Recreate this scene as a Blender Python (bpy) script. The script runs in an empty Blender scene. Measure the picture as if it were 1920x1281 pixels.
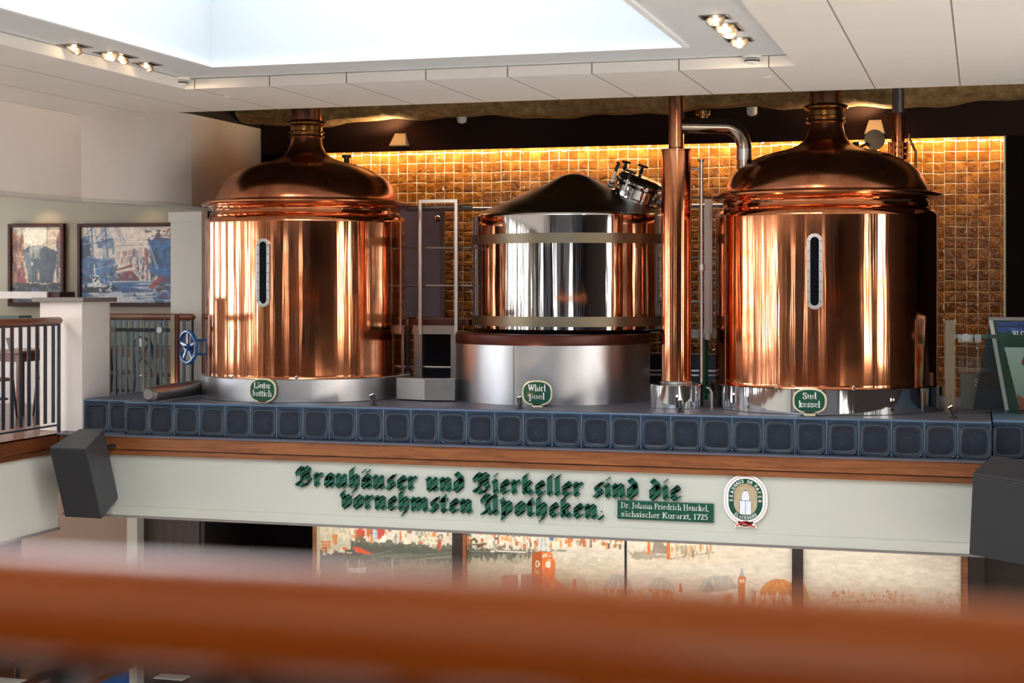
import bpy, math, random
import numpy as np
from mathutils import Vector, Matrix
random.seed(7)
PI = math.pi
S = bpy.context.scene
COL = S.collection
# ---------------------------------------------------------------- camera
A = math.atan(0.295)                       # yaw of the view against the brewing stage
CA, SA = math.cos(A), math.sin(A)
F = 2985.0; HZ = 533.0; EYE = 1.5          # focal length in pixels, horizon row, eye height
cam = bpy.data.objects.new('camera', bpy.data.cameras.new('camera')); COL.objects.link(cam)
cam.location = (0, 0, EYE); cam.rotation_euler = (PI/2, 0, A)
cam.data.sensor_width = 36; cam.data.lens = 36*F/1920
cam.data.shift_y = -(640.5-HZ)/1920
cam.data.clip_start = 0.05
cam.data.dof.use_dof = True; cam.data.dof.focus_distance = 15.0; cam.data.dof.aperture_fstop = 1.9
S.camera = cam
# ---------------------------------------------------------------- world, exposure
w = bpy.data.worlds.new('world'); S.world = w; w.use_nodes = True
w.node_tree.nodes['Background'].inputs[0].default_value = (0.75, 0.87, 1.0, 1)
w.node_tree.nodes['Background'].inputs[1].default_value = 0.35
S.view_settings.view_transform = 'Standard'; S.view_settings.look = 'None'
S.view_settings.gamma = 1; S.view_settings.exposure = 0.0
S.view_settings.use_curve_mapping = False
S.cycles.use_denoising = True
S.cycles.max_bounces = 10; S.cycles.glossy_bounces = 6; S.cycles.transparent_max_bounces = 12
S.cycles.sample_clamp_indirect = 6; S.cycles.caustics_reflective = False; S.cycles.caustics_refractive = False
SKYLIGHT = 7.6        # radiance of the skylight pane
DAY = 16.0             # radiance of the tall windows
def area(name, loc, rot, sx, sy, power, col):
    l = bpy.data.lights.new(name, 'AREA'); l.shape = 'RECTANGLE'; l.size = sx; l.size_y = sy
    l.energy = power; l.color = col
    o = bpy.data.objects.new(name, l); o.location = loc; o.rotation_euler = rot; COL.objects.link(o); return o
def spot(name, loc, target, power, col, size=40, blend=.6, rad=.03):
    l = bpy.data.lights.new(name, 'SPOT'); l.energy = power; l.color = col
    l.spot_size = math.radians(size); l.spot_blend = blend; l.shadow_soft_size = rad
    o = bpy.data.objects.new(name, l); o.location = loc
    o.rotation_euler = (Vector(target)-Vector(loc)).to_track_quat('-Z', 'Y').to_euler()
    COL.objects.link(o); return o
# cove strip that washes the amber tiles from behind the dark valance
area('cove_strip_light', (-3.6, 17.17, 3.10), (math.radians(12), 0, 0), 8.2, .05, 125, (1, .93, .78))
# strip over the mural below the beam
area('mural_strip_light', (-3.55, 14.75, -.84), (math.radians(40), 0, 0), 6.2, .08, 22, (1, .92, .83))

area('near_gallery_fill', (-3, -2.6, 3.15), (0, 0, 0), 6, 1, 80, (1, .84, .62))  # unseen fill added to lift the wall behind the camera and the handrail
area('left_gallery_fill', (-10.6, 11.3, 2.78), (0, 0, 0), 1.2, 4.5, 110, (1, .93, .84))  # unseen fill added to brighten the left gallery and its pier

# ---------------------------------------------------------------- points from the photograph at a known distance
def _ray(px):
    t = (px-960)/F
    return -SA+CA*t, CA+SA*t
def onY(px, py, Y):
    rx, ry = _ray(px); d = Y/ry
    return Vector((rx*d, Y, EYE+(HZ-py)*d/F))
def onX(px, py, X):
    rx, ry = _ray(px); d = X/rx
    return Vector((X, ry*d, EYE+(HZ-py)*d/F))
def onZ(px, py, Z):
    rx, ry = _ray(px); d = (Z-EYE)*F/(HZ-py)
    return Vector((rx*d, ry*d, Z))
def atD(px, py, d):
    rx, ry = _ray(px)
    return Vector((rx*d, ry*d, EYE+(HZ-py)*d/F))

# ---------------------------------------------------------------- mesh building
class MB:
    def __init__(s): s.v = []; s.f = []; s.sm = []; s.mi = []; s.m = 0
    def add(s, vs, fs, smooth=False):
        n = len(s.v); s.v += [tuple(v) for v in vs]
        for f in fs: s.f.append(tuple(i+n for i in f)); s.sm.append(smooth); s.mi.append(s.m)
        return s
    def box(s, a, b):
        x0, x1 = sorted((a[0], b[0])); y0, y1 = sorted((a[1], b[1])); z0, z1 = sorted((a[2], b[2]))
        return s.add([(x0,y0,z0),(x1,y0,z0),(x1,y1,z0),(x0,y1,z0),(x0,y0,z1),(x1,y0,z1),(x1,y1,z1),(x0,y1,z1)],
                     [(0,3,2,1),(4,5,6,7),(0,1,5,4),(1,2,6,5),(2,3,7,6),(3,0,4,7)])
    def obox(s, c, ux, uy, uz):
        "box from centre and three half vectors"
        c, ux, uy, uz = map(Vector, (c, ux, uy, uz))
        return s.add([c-ux-uy-uz, c+ux-uy-uz, c+ux+uy-uz, c-ux+uy-uz, c-ux-uy+uz, c+ux-uy+uz, c+ux+uy+uz, c-ux+uy+uz],
                     [(0,3,2,1),(4,5,6,7),(0,1,5,4),(1,2,6,5),(2,3,7,6),(3,0,4,7)])
    def bar(s, p, q, w, h=None, up=(0,0,1)):
        p, q = Vector(p), Vector(q); h = w if h is None else h
        d = (q-p).normalized(); u = Vector(up)
        if abs(d.dot(u)) > .99: u = Vector((0,1,0))
        sd = d.cross(u).normalized(); u = sd.cross(d)
        return s.obox((p+q)/2, (q-p)/2, sd*w/2, u*h/2)
    def cyl(s, p, q, r, r2=None, n=24, smooth=True, cap=True):
        p, q = Vector(p), Vector(q); r2 = r if r2 is None else r2
        d = (q-p).normalized(); u = Vector((0,0,1)) if abs(d.z) < .9 else Vector((1,0,0))
        a = d.cross(u).normalized(); b = d.cross(a)
        vs = []
        for c, rr in ((p, r), (q, r2)):
            for i in range(n):
                t = 2*PI*i/n; vs.append(c+(a*math.cos(t)+b*math.sin(t))*rr)
        s.add(vs, [(i, (i+1) % n, n+(i+1) % n, n+i) for i in range(n)], smooth)
        if cap: s.add(vs, [tuple(range(n-1, -1, -1)), tuple(range(n, 2*n))])
        return s
    def lathe(s, prof, c=(0,0,0), axis=None, n=64, smooth=True, a0=0, a1=2*PI):
        "profile of (radius, height) about an axis through c"
        if smooth:                                  # extra rings so that long straight walls keep their own normal
            pr = [prof[0]]
            for (r0, z0), (r1, z1) in zip(prof[:-1], prof[1:]):
                L = math.hypot(r1-r0, z1-z0)
                if L > .25 and abs(r1-r0) < .02:
                    e = .01/L; pr += [(r0+(r1-r0)*e, z0+(z1-z0)*e), (r1-(r1-r0)*e, z1-(z1-z0)*e)]
                pr.append((r1, z1))
            prof = pr
        c = Vector(c); M = Matrix.Identity(3)
        if axis is not None: M = Vector((0,0,1)).rotation_difference(Vector(axis)).to_matrix()
        full = abs(a1-a0-2*PI) < 1e-6; k = n if full else n+1
        vs = []
        for r, z in prof:
            for i in range(k):
                t = a0+(a1-a0)*i/n; vs.append(c+M@Vector((r*math.cos(t), r*math.sin(t), z)))
        fs = []
        for j in range(len(prof)-1):
            for i in range(n):
                i2 = (i+1) % k
                fs.append((j*k+i, j*k+i2, (j+1)*k+i2, (j+1)*k+i))
        return s.add(vs, fs, smooth)
    def tube(s, pts, r, n=14, smooth=True, closed=False):
        P = [Vector(p) for p in pts]; m = len(P); R = r if isinstance(r, (list, tuple)) else [r]*m
        u = None; vs = []
        for i, p in enumerate(P):
            if closed: t = (P[(i+1) % m]-P[i-1]).normalized()
            else: t = ((P[min(i+1, m-1)]-P[max(i-1, 0)])).normalized()
            if u is None:
                u = Vector((0,0,1)) if abs(t.z) < .9 else Vector((1,0,0))
            u = (u-t*u.dot(t)).normalized(); b = t.cross(u)
            for k in range(n):
                a = 2*PI*k/n; vs.append(p+(u*math.cos(a)+b*math.sin(a))*R[i])
        fs = []
        for i in range(m if closed else m-1):
            j = (i+1) % m
            for k in range(n): fs.append((i*n+k, i*n+(k+1) % n, j*n+(k+1) % n, j*n+k))
        s.add(vs, fs, smooth)
        if not closed: s.add(vs, [tuple(range(n-1, -1, -1)), tuple(range((m-1)*n, m*n))])
        return s
    def prism(s, pts, ext, smooth=False):
        "planar polygon of 3-D points extruded along ext"
        P = [Vector(p) for p in pts]; e = Vector(ext); n = len(P)
        return s.add(P+[p+e for p in P], [tuple(range(n)), tuple(range(2*n-1, n-1, -1))] +
                     [(i, n+i, n+(i+1) % n, (i+1) % n) for i in range(n)], smooth)
    def sphere(s, c, r, n=16, m=10, sz=1):
        return s.lathe([(max(r*math.sin(PI*j/m), 1e-4), -r*sz*math.cos(PI*j/m)) for j in range(m+1)], c, n=n)
ORG = {}
def link(o, org):
    COL.objects.link(o); ORG[o.name] = Vector(org); return o
def thing(name, label, cat, loc, group=None):
    o = bpy.data.objects.new(name, None); o.empty_display_size = .1; o.location = loc; link(o, loc)
    return tag(o, label, cat, group)
def tag(o, label=None, cat=None, group=None, kind=None):
    if label: o['label'] = label
    if cat: o['category'] = cat
    if group: o['group'] = group
    if kind: o['kind'] = kind
    return o
def obj(name, mb, mat, parent=None, bev=0, loc=None, segs=2, angle=35):
    "links a mesh built in world coordinates as one object"
    me = bpy.data.meshes.new(name)
    org = ORG[parent.name] if parent else Vector(loc if loc is not None else (0,0,0))
    me.from_pydata([(v[0]-org.x, v[1]-org.y, v[2]-org.z) for v in mb.v], [], mb.f)
    mats = mat if isinstance(mat, (list, tuple)) else [mat]
    for m in mats: me.materials.append(m)
    me.polygons.foreach_set('use_smooth', mb.sm); me.polygons.foreach_set('material_index', mb.mi)
    me.update()
    if any(mb.sm): me.set_sharp_from_angle(angle=math.radians(angle))
    o = bpy.data.objects.new(name, me)
    if parent: o.parent = parent
    else: o.location = org
    link(o, org)
    if bev:
        b = o.modifiers.new('bevel', 'BEVEL'); b.width = bev; b.segments = segs; b.limit_method = 'ANGLE'; b.harden_normals = False
    return o
def struct(name, mb, mat, parent=None, bev=0):
    o = obj(name, mb, mat, parent, bev)
    if not parent: o['kind'] = 'structure'
    return o
def kids(o): return [c for c in list(COL.objects) if c.parent == o]
def copy_tree(o, dloc=(0,0,0), parent=None, label=None, group=None, table=None):
    c = o.copy(); COL.objects.link(c); c.parent = parent
    if parent is None: c.location = o.location+Vector(dloc)
    ORG[c.name] = ORG[o.name]+Vector(dloc)
    if label: c['label'] = label
    if group: c['group'] = group
    for k in kids(o): copy_tree(k, dloc, c)
    return c

# ---------------------------------------------------------------- materials
def srgb(h):
    if isinstance(h, str): h = [int(h[i:i+2], 16)/255 for i in (0, 2, 4)]
    return tuple(c/12.92 if c <= .04045 else ((c+.055)/1.055)**2.4 for c in h)+(1,)
class NT:
    def __init__(s, name):
        s.m = bpy.data.materials.new(name); s.m.use_nodes = True; s.t = s.m.node_tree
        s.bsdf = s.t.nodes['Principled BSDF']; s.out = s.t.nodes['Material Output']
    def n(s, typ, **kw):
        x = s.t.nodes.new(typ)
        for k, v in kw.items():
            if k.startswith('i_'):
                key = k[2:]; key = int(key) if key.isdigit() else key.replace('_', ' ')
                s.set(x.inputs[key], v)
            else: setattr(x, k, v)
        return x
    def set(s, inp, v):
        if isinstance(v, bpy.types.NodeSocket): s.t.links.new(v, inp)
        else: inp.default_value = v
    def math(s, op, a, b=None, clamp=False):
        x = s.n('ShaderNodeMath', operation=op, use_clamp=clamp); s.set(x.inputs[0], a)
        if b is not None: s.set(x.inputs[1], b)
        return x.outputs[0]
    def mix(s, f, a, b):
        x = s.n('ShaderNodeMix', data_type='RGBA'); s.set(x.inputs[0], f); s.set(x.inputs[6], a); s.set(x.inputs[7], b)
        return x.outputs[2]
    def coord(s, scale=(1,1,1), which='Object'):
        tc = s.n('ShaderNodeTexCoord'); mp = s.n('ShaderNodeMapping'); s.t.links.new(tc.outputs[which], mp.inputs[0])
        mp.inputs['Scale'].default_value = scale; return mp.outputs[0]
    def noise(s, vec, scale, detail=3, rough=.5, dist=0):
        x = s.n('ShaderNodeTexNoise'); s.t.links.new(vec, x.inputs['Vector']); x.inputs['Scale'].default_value = scale
        x.inputs['Detail'].default_value = detail; x.inputs['Roughness'].default_value = rough; x.inputs['Distortion'].default_value = dist
        return x.outputs[0]
    def ramp(s, f, stops):
        x = s.n('ShaderNodeValToRGB'); s.set(x.inputs[0], f); e = x.color_ramp.elements
        while len(e) < len(stops): e.new(.5)
        for i, (p, c) in enumerate(stops): e[i].position = p; e[i].color = c if len(c) == 4 else tuple(c)+(1,)
        return x.outputs[0]
    def bump(s, h, strength=.3, dist=.01):
        x = s.n('ShaderNodeBump'); s.set(x.inputs['Height'], h); x.inputs['Strength'].default_value = strength; x.inputs['Distance'].default_value = dist
        s.t.links.new(x.outputs[0], s.bsdf.inputs['Normal']); return x
    def p(s, **kw):
        for k, v in kw.items(): s.set(s.bsdf.inputs[k.replace('_', ' ')], v)
        return s
def paint(name, hexcol, rough=.6, metal=0, var=.06, scale=6, bump=.0, bscale=60, stretch=(1,1,1), coat=0, spec=.5):
    m = NT(name); c = srgb(hexcol); v = m.coord(stretch)
    nz = m.noise(v, scale, 4)
    lo = tuple(x*(1-var*2) for x in c[:3])+(1,); hi = tuple(min(x*(1+var*2), 1) for x in c[:3])+(1,)
    m.p(Base_Color=m.mix(nz, lo, hi), Metallic=metal, Roughness=rough)
    m.bsdf.inputs['Specular IOR Level'].default_value = spec
    if coat: m.bsdf.inputs['Coat Weight'].default_value = coat; m.bsdf.inputs['Coat Roughness'].default_value = .08
    if bump: m.bump(m.noise(v, bscale, 3), bump, .004)
    return m.m
def emis(name, col, strength):
    m = NT(name); m.p(Base_Color=(.8,.8,.8,1), Emission_Color=tuple(col)+(1,), Emission_Strength=strength); return m.m
def wood(name, dark, light, scale=1, along='X', rough=.35, coat=.3):
    m = NT(name); st = {'X': (.6, 9, 9), 'Y': (9, .6, 9), 'Z': (9, 9, .6)}[along]
    v = m.coord(tuple(x*scale for x in st))
    a = m.noise(v, 2.2, 5, .6, 1.2); b = m.noise(v, 14, 3, .6)
    f = m.math('ADD', m.math('MULTIPLY', a, .75), m.math('MULTIPLY', b, .3))
    m.p(Base_Color=m.ramp(f, [(.32, srgb(dark)), (.68, srgb(light))]), Roughness=rough)
    m.bsdf.inputs['Coat Weight'].default_value = coat; m.bsdf.inputs['Coat Roughness'].default_value = .12
    m.bump(f, .12, .003); return m.m
def metal(name, base, rough, streak=(1,1,1), sscale=3, bstr=.05, bdist=.01, rvar=.12, cvar=.15, dark=None, blot=0):
    "polished sheet with faint vertical ripples and a smoky patina"
    m = NT(name); c = srgb(base); v = m.coord(streak); v2 = m.coord()
    a = m.noise(v, sscale, 3, .5); b = m.noise(v2, 2.2, 5, .6, .4)
    d = srgb(dark) if dark else tuple(x*(1-cvar) for x in c[:3])+(1,)
    m.p(Base_Color=m.mix(m.ramp(b, [(.35, (0,0,0)), (.75, (1,1,1))]), c, d), Metallic=1,
        Roughness=m.math('ADD', rough, m.math('MULTIPLY', m.math('POWER', b, 2.0), rvar)))
    if bstr: m.bump(a, bstr, bdist)
    return m.m
M = {}
M['copper'] = metal('polished_copper', 'eea278', .045, (3.2, 3.2, .10), 3.0, .35, .012, .2, .1, 'a85c34')
M['copper_dome'] = metal('aged_copper', 'd89470', .15, (1, 1, 1), 3.0, .05, .01, .3, .2, '8a4c33')
M['copper_rim'] = metal('copper_rim', 'c27a52', .14, (1, 1, 1), 5, .05, .01, .2)
M['brass'] = metal('dull_brass', '9c7648', .2, (1,1,1), 5, .03, .01, .2)
M['steel'] = metal('polished_steel', 'dedfe2', .03, (2.6, 2.6, .10), 3.0, .35, .012, .06, .05)
M['steel_brushed'] = metal('brushed_steel', 'c0c1c5', .28, (30, 30, .5), 3.0, .06, .004, .2, .1)
M['steel_dull'] = metal('dull_steel', '8f8c8b', .34, (8, 8, .5), 3.0, .06, .006, .2, .2)
M['steel_dark'] = metal('smoked_steel', '5d544c', .34, (1, 1, 1), 3.0, .04, .006, .15, .2)
M['steel_bracket'] = metal('banded_steel', '857a68', .4, (2, 2, .5), 3.0, .04, .006, .1, .1)
M['steel_pipe'] = metal('tarnished_polished_pipe', 'b5a698', .12, (1, 1, 1), 3.0, .05, .01, .2, .3, '6e5c50')
M['iron'] = paint('slate_iron', '353a46', .32, .35, .08, 8)
M['black'] = paint('black_plastic', '17181b', .42, 0, .1, 20)
M['grille'] = paint('speaker_grille', '25272d', .55, 0, .08, 200, .4, 600)
M['speaker_case'] = paint('speaker_case', '3c3d42', .38, 0, .08, 60, .3, 300)
M['cream'] = paint('cream_wall_paint', 'd5d0c6', .62, 0, .02, 3, .05, 120)
M['wall_warm'] = paint('warm_white_paint', 'f0e6e0', .65, 0, .02, 3, .05, 120)
M['gallery_wall'] = paint('grey_green_wall', 'a79e8b', .7, 0, .04, 2, .05, 100)
M['fascia'] = paint('stone_white_fascia', 'c0c1b8', .45, 0, .015, 2)
M['shaft'] = paint('pale_shaft_plaster', 'a0a3a5', .7, 0, .01, 3)
M['lip'] = paint('white_lip', 'f5f7fa', .5, 0, .01, 3)
M['ceil_rec'] = paint('recess_plaster', 'dcdde0', .7, 0, .02, 3)
M['wall_blue'] = paint('blue_grey_paint', '8a90a0', .7, 0, .03, 3)
M['locker'] = paint('mauve_grey_sheet', 'a199a6', .4, .4, .05, 3)
M['pier_shade'] = paint('shaded_pier_paint', 'a98e80', .65, 0, .02, 3)  # shade on the cream pier is put into this darker tone
M['white'] = paint('white_enamel', 'e8e6de', .4, 0, .02, 8)
M['cap'] = paint('grey_stone_cap', '7f7674', .3, 0, .05, 10)
M['oak'] = wood('oiled_oak', '5d3018', '9a5d33', 1.2)
M['oak_y'] = wood('oiled_oak_side', '4a2414', '7f4526', 1.2, 'Y')
M['rail'] = wood('varnished_handrail', 'b04c00', 'dc7402', .5, 'X', .34, .35)
M['rail_red'] = wood('red_brown_handrail', '5e2c1c', '8a4a30', 1, 'X', .3, .4)
M['darkwood'] = wood('dark_stained_wood', '160a07', '2a1610', 1, 'Z', .6, 0)
M['brownwood'] = wood('brown_wood', '5a2f1c', '8a512f', 1, 'Z', .4, .2)
M['panelwood'] = wood('grey_brown_panel', '3c2f2d', '4e3f3c', 1, 'Z', .6, 0)
M['darkwall'] = paint('dark_brown_wall', '33221f', .75, 0, .12, 2, spec=.15)
M['blackwall'] = paint('near_black_wall', '120a0a', .75, 0, .1, 2, spec=.12)
M['soot'] = paint('dark_ceiling_paint', '26201f', .75, 0, .15, 3)
M['groundfloor'] = paint('pale_bounce_floor', 'd6cfc6', .5, 0, .05, 2)  # hidden floor made pale to bounce light up to the ceiling
M['floorwood'] = wood('gallery_floorboards', '4a2c1c', '7d5236', .6, 'Y', .35, .3)
M['stone'] = paint('grey_stone_top', '5a5c6a', .45, 0, .12, 9, .1, 30)
M['green'] = paint('bottle_green_enamel', '0d4a38', .3, 0, .05, 6, coat=.4)
M['greenletter'] = paint('green_letter_enamel', '0e5240', .35, 0, .05, 6)
M['signwhite'] = paint('sign_white', 'f2f2ee', .4, 0, .01, 6)
M['signcream'] = paint('sign_border_cream', 'd9cfae', .4, 0, .02, 6)
M['blue'] = paint('blue_enamel', '1a5fae', .25, 0, .06, 6, coat=.5)
M['shadowgap'] = paint('black_joint', '0a0909', .8)
M['redbrown'] = paint('red_brown_band', '4c231b', .35, .4, .08, 4)
M['bulb'] = emis('halogen_bulb', (1, .72, .42), 60)
M['ringglow'] = metal('halogen_reflector', 'e6d2bd', .25, (1,1,1), 3, 0)
M['ledlens'] = emis('warm_spot_lens', (1, .62, .38), 30)
M['pane'] = emis('skylight_pane', (.85, .93, 1.0), SKYLIGHT)
M['daypane'] = emis('daylight_pane', (.88, .94, 1.0), DAY)
M['daypane_shaded'] = emis('shaded_daylight_pane', (.95, .93, .88), 2.2)
M['fillpane_ground'] = emis('ground_fill_pane', (1, .94, .85), 6.0)
M['fillpane_right'] = emis('right_fill_pane', (1, .95, .88), 10.0)
def glass():
    m = NT('clear_glass'); fr = m.n('ShaderNodeFresnel', i_IOR=1.5); tr = m.n('ShaderNodeBsdfTransparent'); gl = m.n('ShaderNodeBsdfGlossy')
    tr.inputs[0].default_value = (.88, .94, .92, 1); gl.inputs['Roughness'].default_value = .01
    mx = m.n('ShaderNodeMixShader'); m.t.links.new(fr.outputs[0], mx.inputs[0]); m.t.links.new(tr.outputs[0], mx.inputs[1]); m.t.links.new(gl.outputs[0], mx.inputs[2])
    m.t.links.new(mx.outputs[0], m.out.inputs[0]); return m.m
M['glass'] = glass()
M['glass_edge'] = paint('green_glass_edge', '4f6a63', .1, 0, .03, 5, coat=.5)
M['glass_dark'] = paint('dark_sight_glass', '0d1016', .12, 0, .1, 4, spec=.2)
def ceiling_mat():
    m = NT('ceiling_panels'); v = m.coord(); sp = m.n('ShaderNodeSeparateXYZ'); m.t.links.new(v, sp.inputs[0])
    def seam(sock, pitch, off, wd):
        f = m.math('FRACT', m.math('DIVIDE', m.math('SUBTRACT', sock, off), pitch))
        return m.math('LESS_THAN', m.math('ABSOLUTE', m.math('SUBTRACT', f, .5)), wd/pitch)
    sx = seam(sp.outputs[0], .706, -.175-.353, .005); sy = seam(sp.outputs[1], .62, 13.2-.31, .0012)
    nz = m.noise(v, 3, 3); c = m.mix(nz, srgb('ebe5de'), srgb('f1ece6'))
    c = m.mix(m.math('MULTIPLY', m.math('ADD', sx, m.math('MULTIPLY', sy, .25), True), .85), c, srgb('3d2f28'))
    m.p(Base_Color=c, Roughness=.6); m.bump(m.noise(v, 90, 2), .06, .003); return m.m
M['ceiling'] = ceiling_mat()
def amber_tiles(P=.113):
    m = NT('amber_glazed_tiles'); v = m.coord(); sp = m.n('ShaderNodeSeparateXYZ'); m.t.links.new(v, sp.inputs[0])
    wob = m.noise(v, 5.5, 2); wz = m.math('MULTIPLY', m.math('SUBTRACT', wob, .5), .020)
    X = m.math('ADD', m.math('DIVIDE', sp.outputs[0], P), 200.3)
    rowr = m.math('FLOOR', X)
    wn = m.n('ShaderNodeTexWhiteNoise', noise_dimensions='1D'); m.t.links.new(rowr, wn.inputs[1])
    Z = m.math('DIVIDE', m.math('ADD', m.math('ADD', sp.outputs[2], wz), m.math('MULTIPLY', wn.outputs[0], .012)), P)
    Z = m.math('ADD', Z, 50.37)
    fx = m.math('FRACT', X); fz = m.math('FRACT', Z)
    cx = m.math('FLOOR', X); cz = m.math('FLOOR', Z)
    cv = m.n('ShaderNodeCombineXYZ'); m.t.links.new(cx, cv.inputs[0]); m.t.links.new(cz, cv.inputs[1])
    w3 = m.n('ShaderNodeTexWhiteNoise', noise_dimensions='2D'); m.t.links.new(cv.outputs[0], w3.inputs[0])
    dx = m.math('ABSOLUTE', m.math('SUBTRACT', fx, .5)); dz = m.math('ABSOLUTE', m.math('SUBTRACT', fz, .5))
    d = m.math('MAXIMUM', dx, dz)                      # 0 centre, .5 joint
    grout = m.math('MULTIPLY', m.math('GREATER_THAN', d, .474), m.ramp(m.noise(v, 7, 2), [(.38, (.15,)*3), (.6, (1,)*3)]))
    tile = m.mix(w3.outputs[0], srgb('854814'), srgb('b56c26'))
    tile = m.mix(m.ramp(m.noise(v, 9, 4, .6), [(.35, (0,0,0)), (.7, (1,1,1))]), tile, srgb('6b360c'))
    m.p(Base_Color=m.mix(grout, tile, srgb('e8c890')), Roughness=.07)
    g5 = m.math('MULTIPLY', grout, .6); m.set(m.bsdf.inputs['Roughness'], m.math('ADD', g5, .045))
    pil = m.math('MULTIPLY', m.math('POWER', m.math('MULTIPLY', d, 2), 6), -1)
    tl = m.n('ShaderNodeVectorMath', operation='SCALE'); m.t.links.new(w3.outputs[1], tl.inputs[0]); tl.inputs[3].default_value = 5
    av = m.n('ShaderNodeVectorMath', operation='ADD'); m.t.links.new(v, av.inputs[0]); m.t.links.new(tl.outputs[0], av.inputs[1])
    rip = m.noise(av.outputs[0], 13, 1, .5, 1.0)
    tiltn = m.math('MULTIPLY', m.math('SUBTRACT', w3.outputs[0], .5), m.math('SUBTRACT', fx, .5))
    h = m.math('ADD', m.math('ADD', m.math('MULTIPLY', pil, .35), m.math('MULTIPLY', rip, 1.1)), m.math('MULTIPLY', tiltn, 1.2))
    m.bump(h, 1.0, .011); m.bsdf.inputs['Specular IOR Level'].default_value = .7; return m.m
M['amber'] = amber_tiles()
def slate_tiles(P=.2763, x0=-8.21, z0=.0, H=.325):
    m = NT('blue_black_relief_tiles'); v = m.coord(); sp = m.n('ShaderNodeSeparateXYZ'); m.t.links.new(v, sp.inputs[0])
    X = m.math('DIVIDE', m.math('SUBTRACT', sp.outputs[0], x0), P); fx = m.math('FRACT', X); cx = m.math('FLOOR', X)
    wn = m.n('ShaderNodeTexWhiteNoise', noise_dimensions='1D'); m.t.links.new(cx, wn.inputs[1])
    fz = m.math('DIVIDE', sp.outputs[2], H)
    nz = m.noise(v, 7, 3, .5, .5); wob = m.math('MULTIPLY', m.math('SUBTRACT', nz, .5), .10)
    ax = m.math('ADD', m.math('MULTIPLY', m.math('ABSOLUTE', m.math('SUBTRACT', fx, .5)), 2), wob)
    az = m.math('ADD', m.math('MULTIPLY', m.math('ABSOLUTE', m.math('SUBTRACT', fz, .46)), 2.15), wob)
    k = 5.0
    d = m.math('POWER', m.math('ADD', m.math('POWER', m.math('MAXIMUM', ax, .001), k), m.math('POWER', m.math('MAXIMUM', az, .001), k)), .2)
    ring = m.math('ADD', d, m.math('MULTIPLY', m.math('SUBTRACT', wn.outputs[0], .5), .06))
    c1 = m.ramp(ring, [(.0, srgb('222938')), (.70, srgb('191f2d')), (.79, srgb('242c38')), (.83, srgb('46545c')), (.86, srgb('1a222f')), (.91, srgb('2d3f57')), (.95, srgb('182130')), (1.0, srgb('25344a'))])
    c = m.mix(m.ramp(m.noise(v, 18, 4, .7, 1.5), [(.55, (0,0,0)), (.85, (.35,.35,.35))]), c1, srgb('4a637d'))
    jl = m.math('MAXIMUM', m.math('GREATER_THAN', m.math('ABSOLUTE', m.math('SUBTRACT', fx, .5)), .487), m.math('GREATER_THAN', fz, .965))
    c = m.mix(m.math('MULTIPLY', jl, .8), c, srgb('5f7a94'))
    m.p(Base_Color=c, Roughness=.38)
    m.bsdf.inputs['Specular IOR Level'].default_value = .35
    h = m.ramp(ring, [(.0, (.35,)*3), (.7, (.3,)*3), (.83, (.8,)*3), (.87, (.35,)*3), (.93, (.9,)*3), (1.0, (0,)*3)])
    m.bump(m.math('ADD', h, m.math('MULTIPLY', nz, .4)), .9, .012); return m.m
M['slate'] = slate_tiles()
def rough_beam():
    m = NT('sprayed_beam_coating'); v = m.coord(); a = m.noise(v, 9, 6, .7); 
    m.p(Base_Color=m.ramp(a, [(.3, srgb('6b5334')), (.55, srgb('a88656')), (.75, srgb('d2b27a'))]), Roughness=.9)  # gold lightened, so the warm spill on the underside sits in the colour
    m.bump(a, .8, .03); return m.m
M['beam'] = rough_beam()

# ================================================================ THE SETTING
W_ = 17.3                                   # tiled rear wall of the brewing stage
# ceiling: dropped panels with a hole for the recess
b = MB()
for x0, x1, y0, y1 in ((-8.66, -6.62, -5, 14.1), (-1.38, 5, -5, 14.1), (-6.62, -1.38, 12.43, 14.1), (-6.62, -1.38, -5, 2.0)):
    b.box((x0, y0, 3.19), (x1, y1, 3.275))
struct('ceiling', b, M['ceiling'])
b = MB()
for x0, x1, y0, y1 in ((-8.66, -6.03, -5, 14.1), (-2.09, 5, -5, 14.1), (-6.03, -2.09, 11.75, 14.1), (-6.03, -2.09, -5, 3.0)):
    b.box((x0, y0, 3.28), (x1, y1, 3.30))
struct('ceiling.001', b, M['ceil_rec'])
b = MB()                                    # skylight shaft
b.box((-6.13, 2.9, 3.30), (-6.03, 11.85, 4.9)).box((-2.09, 2.9, 3.30), (-1.99, 11.85, 4.9))
b.box((-6.03, 11.75, 3.30), (-2.09, 11.85, 4.9)).box((-6.03, 2.9, 3.30), (-2.09, 3.0, 4.9))
struct('wall_skylight_shaft', b, M['shaft'])
b = MB(); b.box((-6.13, 2.9, 4.9), (-1.99, 11.85, 4.94)); sk = struct('window_1', b, M['pane'])
b = MB()                                    # thin bright lip round the shaft
for a0, a1 in (((-6.03, 3.0, 3.262), (-5.985, 11.75, 3.292)), ((-2.135, 3.0, 3.262), (-2.09, 11.75, 3.292)), ((-5.985, 11.705, 3.262), (-2.135, 11.75, 3.292)), ((-5.985, 3.0, 3.262), (-2.135, 3.045, 3.292))):
    b.box(a0, a1)
struct('trim_1', b, M['lip'])
# dark ceiling over the stage
b = MB(); b.box((-15.1, 14.1, 3.62), (5, 17.6, 3.7)).box((-8.66, 13.98, 3.4), (5, 14.1, 3.7)); struct('ceiling.002', b, M['soot'])
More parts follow.
